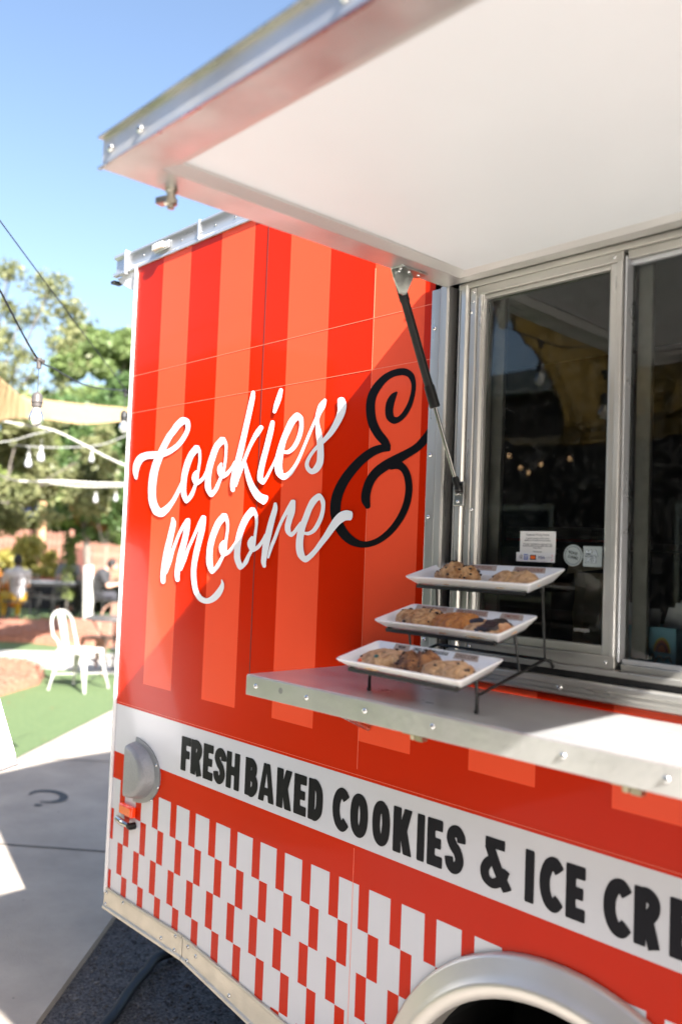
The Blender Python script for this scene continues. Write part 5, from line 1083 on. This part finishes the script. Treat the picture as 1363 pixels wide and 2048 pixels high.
def tree(label, base, h, crown_c, crown_r, n, size, lm, seed, ncl=26, trunk_r=.12, white=0, lean=(0, 0), elong=2.2, squash=1., skip_low=0.):
    t = empty('tree', base); tag(t, label, 'tree'); rr = random.Random(seed)
    b = MB(); tops = Vector((lean[0], lean[1], h*.62)); pts = [Vector((0, 0, 0)), tops*.35+Vector((.04, .03, 0)), tops*.7+Vector((-.05, .02, 0)), tops]
    b.tube(pts, [trunk_r*1.15, trunk_r, trunk_r*.8, trunk_r*.5], 10); cl = []
    for k in range(ncl):
        for _ in range(30):
            v = Vector([rr.uniform(-1, 1) for _ in range(3)])
            if v.length < 1 and v.length > .35: break
        c = Vector(crown_c)+Vector((v.x*crown_r[0], v.y*crown_r[1], v.z*crown_r[2])); r_ = rr.uniform(.16, .36)*min(crown_r[0], crown_r[2])*squash; cl.append((c.x, c.y, c.z, r_, r_**2))
        if k % 2 == 0: s_ = tops*rr.uniform(.55, 1.); b.tube([s_, s_.lerp(c, .5)+Vector((0, 0, .12)), c], [trunk_r*.3, trunk_r*.18, .012], 5, cap=False)
    for _ in range(ncl):   # wispy outliers
        v = Vector([rr.gauss(0, 1) for _ in range(3)]).normalized(); c = Vector(crown_c)+Vector((v.x*crown_r[0], v.y*crown_r[1], v.z*crown_r[2]))*rr.uniform(.9, 1.15); cl.append((c.x, c.y, c.z, .13*crown_r[0], .004*crown_r[0]**2))
    tr_ = b.obj('trunk', BARK, t, smooth=True)
    if white: w_ = MB(); w_.tube([(0, 0, 0), pts[1]*(white/pts[1].z if pts[1].z > white else 1.)], [trunk_r*1.15+.012, trunk_r*1.05+.012], 12, cap=False); w_.obj('painted_band', mat('limewash', (.80, .76, .70), .8), t, smooth=True)
    cr_ = bpy.data.objects.new('crown', mesh_quads('crown', leaves(cl, n, size, seed, elong), lm)); COL.objects.link(cr_); cr_.parent = t
    return t
# slender tree with a white-painted trunk, growing among the tables
tb_ = ground_at(176, 1240); 
tree('slim tree with white painted trunk among the tables', (tb_.x, tb_.y, 0), 5.2, (.1, .5, 3.5), (1.35, 1.6, 1.75), 26000, .07, LG, 11, 30, .085, white=1.45, lean=(-.1, -.25))
def T_(label, px, hd, h, zc, rad, n, size, lm, seed, **k):
    p = at_dist(px, hd); return tree(label, (p.x, p.y, -.06), h, (0, 0, zc), rad, n, size, lm, seed, **k)
T_('tall yellow-green tree rising beside the trailer corner', 205, 29, 8.6, 5.9, (1.7, 2.0, 2.9), 48000, .11, LB, 12, ncl=34)
T_('olive-leaved tree overhanging the sail shade at the left edge', -8, 14.5, 4.2, 2.85, (1.75, 1.6, .95), 26000, .062, LO, 13, ncl=30, trunk_r=.05)
T_('bushy yellow-green tree behind the sail shade', 80, 30, 7.0, 4.3, (3.2, 2.6, 2.0), 30000, .14, LY, 14, ncl=34)
T_('dense green tree beyond the fence, behind the string lights', 140, 33, 6.6, 3.2, (4.2, 2.6, 2.4), 34000, .14, LG, 15, ncl=36)
T_('broad green tree beyond the fence at the left', -20, 32, 6.6, 3.6, (3.6, 2.6, 2.4), 30000, .14, LG, 16, ncl=34)
T_('green tree beyond the fence beside the trailer corner', 262, 31, 6.8, 3.2, (3.0, 2.6, 2.6), 30000, .13, LB, 17, ncl=32)
T_('wispy olive tree with sparse outer twigs at upper left', -60, 15.5, 6.6, 5.1, (1.7, 1.6, 1.25), 7000, .05, LO, 18, ncl=40, trunk_r=.05, squash=.8)
T_('rust-coloured shrub tree above the fence near the trailer', 215, 28, 3.4, 2.75, (1.6, 1.0, .5), 7000, .1, LRED, 19, ncl=16, trunk_r=.06)
def bush(label, px, hd, rad, n, size, lm, seed, zc, name='shrub'):
    p = at_dist(px, hd); t = empty(name, p); tag(t, label, 'shrub'); rr = random.Random(seed); cl = []
    for _ in range(16): cl.append((rr.uniform(-1, 1)*rad[0], rr.uniform(-1, 1)*rad[1], zc+rr.uniform(-1, 1)*rad[2], rr.uniform(.15, .3)*rad[0]+.08, 1))
    o = bpy.data.objects.new('foliage', mesh_quads('foliage', leaves(cl, n, size, seed, 1.5), lm)); COL.objects.link(o); o.parent = t
    b = MB()
    for k in range(5): a = 1.25*k; b.tube([(0, 0, 0), (math.cos(a)*rad[0]*.4, math.sin(a)*rad[1]*.4, zc)], .02, 5)
    b.obj('stems', BARK, t); return t
bush('large yellow-leaved shrub at the left edge before the fence', 22, 22.5, (.95, .6, .55), 7000, .09, LYY, 31, .95)
bush('yellow-green shrub climbing in front of the picket fence', 95, 23.2, (.35, .35, .6), 2600, .08, LYY, 32, .7)
bush('marigold bush with orange heads at the left edge', 2, 19.5, (.3, .3, .28), 2200, .07, leaf_mat('marigold', (.85, .22, .02), (.35, .25, .03)), 33, .55)
bush('pale grey-green low plants beside the bent person', 236, 21, (.5, .5, .22), 2600, .08, leaf_mat('leaf_pale', (.42, .40, .32), (.25, .26, .2)), 34, .35)
bush('trailing vine hanging on the post left of the painted trunk', 141, 19.4, (.05, .05, .75), 900, .06, LY, 35, 1.15, 'vine')
# market umbrella beyond the fence
um = empty('patio_umbrella', at_dist(66, 29)); tag(um, 'blue and white patio umbrella half hidden by leaves', 'umbrella')
b = MB()
for k in range(8):
    a, c = R(45*k), R(45*k+45); b.quad([(0, 0, 3.0), (1.35*math.cos(a), 1.35*math.sin(a), 2.35), (1.35*math.cos(c), 1.35*math.sin(c), 2.35)], k % 2); b.quad([(0, 0, 2.985), (1.34*math.cos(c), 1.34*math.sin(c), 2.335), (1.34*math.cos(a), 1.34*math.sin(a), 2.335)], k % 2)
b.obj('canopy', [mat('canvas_white', (.8, .8, .8), .8), mat('canvas_blue', (.12, .17, .55), .8)], um); b = MB(); b.tube([(0, 0, 0), (0, 0, 3.05)], .025, 8); b.obj('pole', FW_, um)

# ------------------------------------------------------------------ sail shades
def sail_mat(name, c, tr=.45):
    M = bpy.data.materials.new(name); M.use_nodes = True; N = M.node_tree; N.nodes.clear(); o = N.nodes.new('ShaderNodeOutputMaterial'); d = N.nodes.new('ShaderNodeBsdfDiffuse'); t = N.nodes.new('ShaderNodeBsdfTranslucent'); ms = N.nodes.new('ShaderNodeMixShader'); ms.inputs[0].default_value = tr
    d.inputs[0].default_value = (*c, 1); t.inputs[0].default_value = (c[0]*.95, c[1]*.72, c[2]*.42, 1)
    tc = N.nodes.new('ShaderNodeTexCoord'); n = N.nodes.new('ShaderNodeTexNoise'); n.inputs['Scale'].default_value = 5; n.inputs['Detail'].default_value = 4
    mp = N.nodes.new('ShaderNodeMapping'); mp.inputs['Scale'].default_value = (1, 1, .25); N.links.new(tc.outputs['Object'], mp.inputs[0]); N.links.new(mp.outputs[0], n.inputs['Vector'])
    bp = N.nodes.new('ShaderNodeBump'); bp.inputs['Distance'].default_value = .12; bp.inputs['Strength'].default_value = .8; N.links.new(n.outputs[0], bp.inputs['Height']); N.links.new(bp.outputs[0], d.inputs['Normal'])
    N.links.new(d.outputs[0], ms.inputs[1]); N.links.new(t.outputs[0], ms.inputs[2]); N.links.new(ms.outputs[0], o.inputs[0]); return M
SAIL = sail_mat('sail_canvas', (.60, .46, .26), .42)
SAIL_SHADED = sail_mat('sail_canvas_shaded', (.15, .10, .03), .12)  # same canvas darkened: its shade in the window reflection is put into the colour
def sail(label, corners, sag, n=28, thick=.004):
    """hypar sheet between four corners with edges curved inward"""
    A, B, C, D = [Vector(c) for c in corners]; b = MB(); ctr = (A+B+C+D)/4
    for j in range(n+1):
        for i in range(n+1):
            u, v = i/n, j/n; u2_ = u; p = A*(1-u)*(1-v)+B*u*(1-v)+C*u*v+D*(1-u)*v
            pull = sag*(4*u*(1-u)*(abs(2*v-1)**2)+4*v*(1-v)*(abs(2*u-1)**2)); p = p.lerp(ctr, pull)
            p.z += .05*noise.noise(Vector((u*5, v*5, 1)))-.10*16*u*(1-u)*v*(1-v)*.3; b.v.append(tuple(p))
    for j in range(n):
        for i in range(n): a = j*(n+1)+i; b.f.append((a, a+1, a+n+2, a+n+1)); b.m.append(0)
    o = b.obj('sail_shade', SAIL); shade(o, 180); md = o.modifiers.new('t', 'SOLIDIFY'); md.thickness = thick; tag(o, label, 'shade sail', 'tan canvas shade sails'); return o
def strip_surface(rows, label, nsub=10, m_s=None):
    """sail built from rows of world points (a loft)"""
    b = MB(); m_ = len(rows[0]); P = []
    for r_ in rows:
        q_ = []
        for i in range(m_-1):
            for k in range(nsub): q_.append(Vector([cr(r_[max(i-1,0)][c], r_[i][c], r_[i+1][c], r_[min(i+2, m_-1)][c], k/nsub) for c in range(3)]))
        q_.append(Vector(r_[-1])); P.append(q_)
    R_ = []
    for j in range(len(P)-1):
        for k in range(nsub): R_.append([Vector([cr(P[max(j-1,0)][i][c], P[j][i][c], P[j+1][i][c], P[min(j+2, len(P)-1)][i][c], k/nsub) for c in range(3)]) for i in range(len(P[0]))])
    R_.append(P[-1]); W_ = len(R_[0])
    if m_s is not None:
        for r_ in R_:
            for i, v in enumerate(r_): v.z += .035*noise.noise(Vector((i*.55, v.x*.7, 2))); v.y += .07*noise.noise(Vector((i*.62, v.x*.6, 7)))
    for r_ in R_: b.v += [tuple(v) for v in r_]
    for j in range(len(R_)-1):
        for i in range(W_-1): b.f.append((j*W_+i, j*W_+i+1, (j+1)*W_+i+1, (j+1)*W_+i)); b.m.append(0)
    o = b.obj('sail_shade', m_s or SAIL); shade(o, 180); md = o.modifiers.new('t', 'SOLIDIFY'); md.thickness = .004; tag(o, label, 'shade sail', 'tan canvas shade sails'); return o
# far sail seen at the left: its near wing shows the shaded underside, the far wing its sunlit top
crest = [ray(-120, 640, 6.6), ray(-40, 715, 7.3), ray(15, 768, 8.0), ray(55, 802, 8.7), ray(100, 832, 9.3), ray(160, 846, 9.8)]
low = [ray(-120, 900, 7.0), ray(-50, 868, 7.6), ray(10, 842, 8.1), ray(65, 838, 8.7), ray(110, 841, 9.3), ray(163, 849, 9.8)]
sA = strip_surface([low, crest], 'tan shade sail wing showing its shaded underside at left edge')
far = [ray(38, 790, 10.6), ray(60, 796, 10.8), ray(100, 800, 11.2), ray(150, 806, 11.8), ray(205, 811, 12.5), ray(275, 817, 13.4)]
near = [ray(30, 784, 9.0), ray(55, 803, 9.0), ray(100, 833, 9.4), ray(160, 847, 9.9), ray(205, 846, 10.6), ray(275, 838, 11.4)]
sB = strip_surface([near, far], 'sunlit pale shade sail wing stretching behind the trailer corner')
# sail over the camera's left shoulder, seen only as a reflection in the window
sC = strip_surface([[(-3.9,-3.2,3.62), (-3.55,-3.2,3.36), (-3.2,-3.2,3.0), (-2.99,-3.2,2.68), (-2.92,-3.2,2.46), (-2.97,-3.2,2.33)], [(-3.2,-3.5,3.75), (-2.95,-3.5,3.45), (-2.8,-3.6,3.1), (-2.6,-3.6,2.85), (-2.55,-3.5,2.6), (-2.5,-3.4,2.36)], [(-1.8,-3.9,3.6), (-1.8,-3.9,3.4), (-1.7,-3.9,3.2), (-1.6,-3.9,3.0), (-1.5,-3.8,2.75), (-1.4,-3.6,2.5)]], 'tan shade sail behind the camera, mirrored in the serving window', m_s=SAIL_SHADED)
sD = sail('small sunlit shade sail beside the brown building, mirrored in the window', [(-6.3,-7,3.08), (-5.2,-7,3.02), (-5.3,-6.9,2.90), (-5.9,-6.9,2.95)], .15, 10)

# ------------------------------------------------------------------ string lights
CABLE = mat('cable_black', (.02, .022, .03), .5); CABLEP = mat('cable_pale', (.50, .485, .45), .6)
def catmull(P, k=8):
    out = []
    for i in range(len(P)-1):
        for u in range(k): out.append([cr(P[max(i-1,0)][c], P[i][c], P[i+1][c], P[min(i+2, len(P)-1)][c], u/k) for c in range(3)])
    out.append(list(P[-1])); return out
def cable(label, pts, r_, m_=CABLE):
    b = MB(); b.tube(catmull([tuple(p) for p in pts]), r_, 6); o = b.obj('string_light_cable', m_, smooth=True); tag(o, label, 'cable'); return o
def pendant(label, top, drop, s=1., socket_c=None, sock_m=RUBBER):
    """drop: length from the cable fitting to the bulb socket"""
    t = empty('string_light_bulb', top); tag(t, label, 'light bulb', 'bulbs hanging from the string lights')
    b = MB(); b.tube([(0, 0, .012*s), (0, 0, -.028*s)], .0095*s, 10); b.tube([(-.02*s, -.008*s, .008*s), (.02*s, .008*s, -.004*s)], .008*s, 8); b.obj('fitting', sock_m, t, smooth=True)
    b = MB(); b.tube([(0, 0, -.028*s), (0, 0, -drop)], .0016*s, 5); b.obj('wire', CABLE, t)
    z = -drop; b = MB(); b.lathe((0, 0, z), [(.003*s, .004*s), (.015*s, -.004*s), (.0195*s, -.014*s), (.0200*s, -.030*s), (.021*s, -.032*s), (.021*s, -.037*s), (.0185*s, -.039*s), (.0185*s, -.052*s)], n=16); b.obj('socket', sock_m, t, smooth=True)
    b = MB(); b.lathe((0, 0, z-.052*s), [(.013*s, 0), (.014*s, -.006*s), (.021*s, -.020*s), (.0265*s, -.038*s), (.0265*s, -.050*s), (.021*s, -.063*s), (.010*s, -.071*s), (.0005, -.073*s)], n=18); b.obj('bulb', BULBG, t, smooth=True)
    b = MB(); b.tube([(-.006*s, 0, z-.055*s), (-.008*s, 0, z-.09*s), (.008*s, 0, z-.09*s), (.006*s, 0, z-.055*s)], .0012*s, 5); b.lathe((0, 0, z-.052*s), [(.006*s, 0), (.004*s, -.02*s), (.001, -.024*s)], n=8); b.obj('filament', mat('filament', (.8, .7, .5), .4) if 'filament' not in bpy.data.materials else bpy.data.materials['filament'], t)
    return t
SOCKB = mat('socket_brown', (.085, .075, .07), .5)
a0_ = ray(-60, 470, 2.75); a1_ = ray(0, 580, 3.0); a2_ = ray(72, 712, 3.3); a3_ = ray(110, 738, 3.5); a4_ = ray(165, 768, 3.8); a5_ = ray(205, 777, 4.1); a6_ = ray(251, 781, 4.45)
cable('heavy black cable sagging from the upper left edge past two bulbs', [a0_, a1_, a2_, a3_, a4_, a5_, a6_], .0035)
cable('thin straight wire crossing the sky down to the trailer corner', [ray(-80, 330, 2.8), ray(0, 441, 3.1), ray(125, 610, 3.7), ray(251, 779, 4.45)], .0022)
cable('short black tail of cable beside the trailer corner', [a6_, ray(262, 790, 4.5), ray(300, 800, 4.7)], .0035)
pendant('clear bulb in a brown socket hanging nearest the camera', ray(79, 722, 3.32), .118, 1.0, sock_m=SOCKB)
pendant('clear bulb in a black socket against the pale sail by the trailer corner', ray(251, 783, 4.45), .10, .92)
cable('pale lit cable slanting down to the right below the sail', [ray(-20, 838, 9), ray(50, 850, 9), ray(105, 860, 9), ray(165, 888, 9), ray(215, 915, 9), ray(262, 936, 9)], .009, CABLEP)
cable('pale double cable running level to the trailer corner, upper strand', [ray(-10, 947, 10), ray(40, 962, 10), ray(120, 962, 10), ray(190, 966, 10), ray(265, 968, 10)], .011, CABLEP)
cable('pale double cable running level to the trailer corner, lower strand', [ray(100, 966, 10.1), ray(170, 973, 10.1), ray(265, 972, 10.1)], .009, CABLEP)
GREYC = mat('cable_grey', (.35, .35, .33), .6)
cable('thin grey wire curving up from the left edge to the pale cable', [ray(-10, 886, 8), ray(30, 880, 8), ray(70, 868, 8), ray(105, 861, 8.2)], .005, GREYC)
cable('thin grey wire sagging under the pale slanting cable', [ray(20, 888, 9), ray(60, 893, 9), ray(130, 895, 9), ray(200, 890, 9), ray(240, 876, 9), ray(262, 868, 9)], .005, GREYC)
PB = mat('bulb_frosted', (.5, .5, .53), .3)
def small_bulb(label, px, py, hd, s):
    t = empty('string_light_bulb', ray(px, py, hd)); tag(t, label, 'light bulb', 'bulbs hanging from the string lights')
    b = MB(); b.tube([(0, 0, .06*s), (0, 0, 0)], .003, 5); b.lathe((0, 0, 0), [(.010*s, .0), (.017*s, -.01*s), (.019*s, -.05*s)], n=10); b.obj('socket', GREYC, t, smooth=True)
    b = MB(); b.lathe((0, 0, -.05*s), [(.016*s, 0), (.026*s, -.025*s), (.034*s, -.055*s), (.028*s, -.085*s), (.001, -.10*s)], n=12); b.obj('bulb', PB, t, smooth=True)
small_bulb('small pale bulb below the pale slanting cable, right one of the upper pair', 83, 892, 8.2, 1.0); small_bulb('small pale bulb, lower left one of the upper pair', 58, 906, 9, 1.0)
small_bulb('small pale bulb under the level cables, nearer the painted trunk', 192, 985, 12, .95); small_bulb('small faint bulb under the level cables by the trailer corner', 232, 985, 14, .95)
small_bulb('small pale bulb caught under the pale slanting cable', 184, 903, 9.2, .8)
# string lights behind the camera, mirrored in the window
cable('black cable of the mirrored string lights behind the camera', [(-3.6,-2.6,3.6), (-2.9,-2.3,2.98), (-2.43,-2.2,2.71), (-2.15,-2.2,2.64), (-1.6,-2.3,2.7)], .004)
cable('pale cable crossing level in front of the brown building', [(-4.5,-4,2.95), (-3.4,-4,2.86), (-2.4,-4,2.80), (-1.4,-4,2.85)], .006, CABLEP)
GLOW = mat('lamp_glow', (1, .6, .3), .4, emit=(1, .6, .3, 1.3))
for k, (x, y, z) in enumerate(((-2.43,-2.2,2.70), (-2.07,-2.2,2.50))):
    pendant(['clear bulb mirrored high in the sliding pane', 'clear bulb mirrored beside the meeting stile'][k], (x, y, z), .10, 1.)
for k, (x, y, z) in enumerate(((-5.33,-6,2.69), (-5.18,-6,2.56), (-5.08,-6,2.5), (-4.93,-6,2.58), (-4.6,-6,2.62))):
    o = MB(); o.ball((0, 0, 0), .017, 8, (1, 1, 1.3)); o = o.obj('lit_bulb', GLOW, smooth=True); o.location = (x, y, z); tag(o, ['small warm bulb mirrored in the window, leftmost and highest of five', 'small warm bulb mirrored in the window, second from the left', 'small warm bulb mirrored in the window, lowest of five', 'small warm bulb mirrored in the window, second from the right', 'small warm bulb mirrored in the window, rightmost of five'][k], 'light bulb', 'lit bulbs near the brown building')

# ------------------------------------------------------------------ buildings across the yard (seen in reflections), and an added one that blocks sky
BW = mat('building_brown', (.05, .03, .022), .8, noise_amt=.3, noise_scale=2); RF = mat('roof_grey', (.28, .28, .28), .7, noise_amt=.2, noise_scale=3)
bd = empty('brown_building', (0, 0, 0)); tag(bd, 'long dark brown building across the yard, grey metal roof edge', 'building')
b = MB(); b.box((-13.4, -13, 0), (5, -9.2, 4.05)); b.obj('wall', BW, bd); b = MB(); b.box((-13.5, -13.2, 4.05), (5.1, -9.0, 4.38)); b.obj('roof', RF, bd)
for k in range(4):
    b = MB(); x = -8.2+3.2*k; b.box((x, -9.196, 1.0), (x+1.4, -9.16, 2.4)); f_ = b.obj('window', ALU, bd); b = MB(); b.box((x+.06, -9.158, 1.06), (x+1.34, -9.15, 2.34)); b.obj('pane', mat('dark_pane', (.03, .035, .04), .08) if k == 0 else bpy.data.materials['dark_pane'], f_)
be = empty('tall_building', (0, 0, 0)); tag(be, 'taller dark brick building across the yard beside the long one', 'building')
b = MB(); b.box((-26, -11, 0), (-13.6, -9.05, 5.72)); b.obj('wall', mat('brick_dark', (.14, .06, .04), .8, noise_amt=.3, noise_scale=4), be); b = MB(); b.box((-26.1, -11.1, 5.72), (-13.55, -8.98, 5.9)); b.obj('roof', RF, be)

bf = empty('sky_block_building', (0, 0, 0)); tag(bf, 'added unseen dark brown building behind the camera, blocking sky light', 'building')  # invented, never in view: keeps sky light off the trailer wall
b = MB(); b.box((-2.0, -14, 0), (16, -8.1, 7.0)); b.obj('wall', BW, bf); b = MB(); b.box((-2.15, -14.1, 7.0), (16.1, -7.9, 7.25)); b.obj('roof', RF, bf)
for k in range(5):
    for z in (1.0, 4.2):
        b = MB(); x = -.8+3.2*k; b.box((x, -8.098, z), (x+1.4, -8.06, z+1.1)); f_ = b.obj('window', ALU, bf); b = MB(); b.box((x+.06, -8.058, z+.06), (x+1.34, -8.05, z+1.04)); b.obj('pane', bpy.data.materials['dark_pane'], f_)

# dry leaves and twigs blown over the turf and paving
lb = MB(); rr = random.Random(21)
for _ in range(240):
    x = rr.uniform(-9.5, -3.2); y = rr.uniform(-.4, 3.6)
    if y > 1.3-.9*(x+6.2) or y > 3.9+.0*x: continue
    a = rr.random()*6.28; l_ = rr.uniform(.010, .028); w2 = l_*rr.uniform(.3, .55); ax = Vector((math.cos(a), math.sin(a), rr.uniform(-.15, .15)))*l_; ay = Vector((-math.sin(a), math.cos(a), rr.uniform(-.3, .3)))*w2; c = Vector((x, y, .010))
    lb.quad([c-ax, c-ax*.2+ay, c+ax, c+ax*.1-ay])
o = lb.obj('fallen_leaves', mat('dry_leaf', (.22, .12, .05), .8, noise_amt=.4, noise_scale=3)); tag(o, 'dry brown leaves blown over the turf and pavement', 'leaves', kind='stuff')
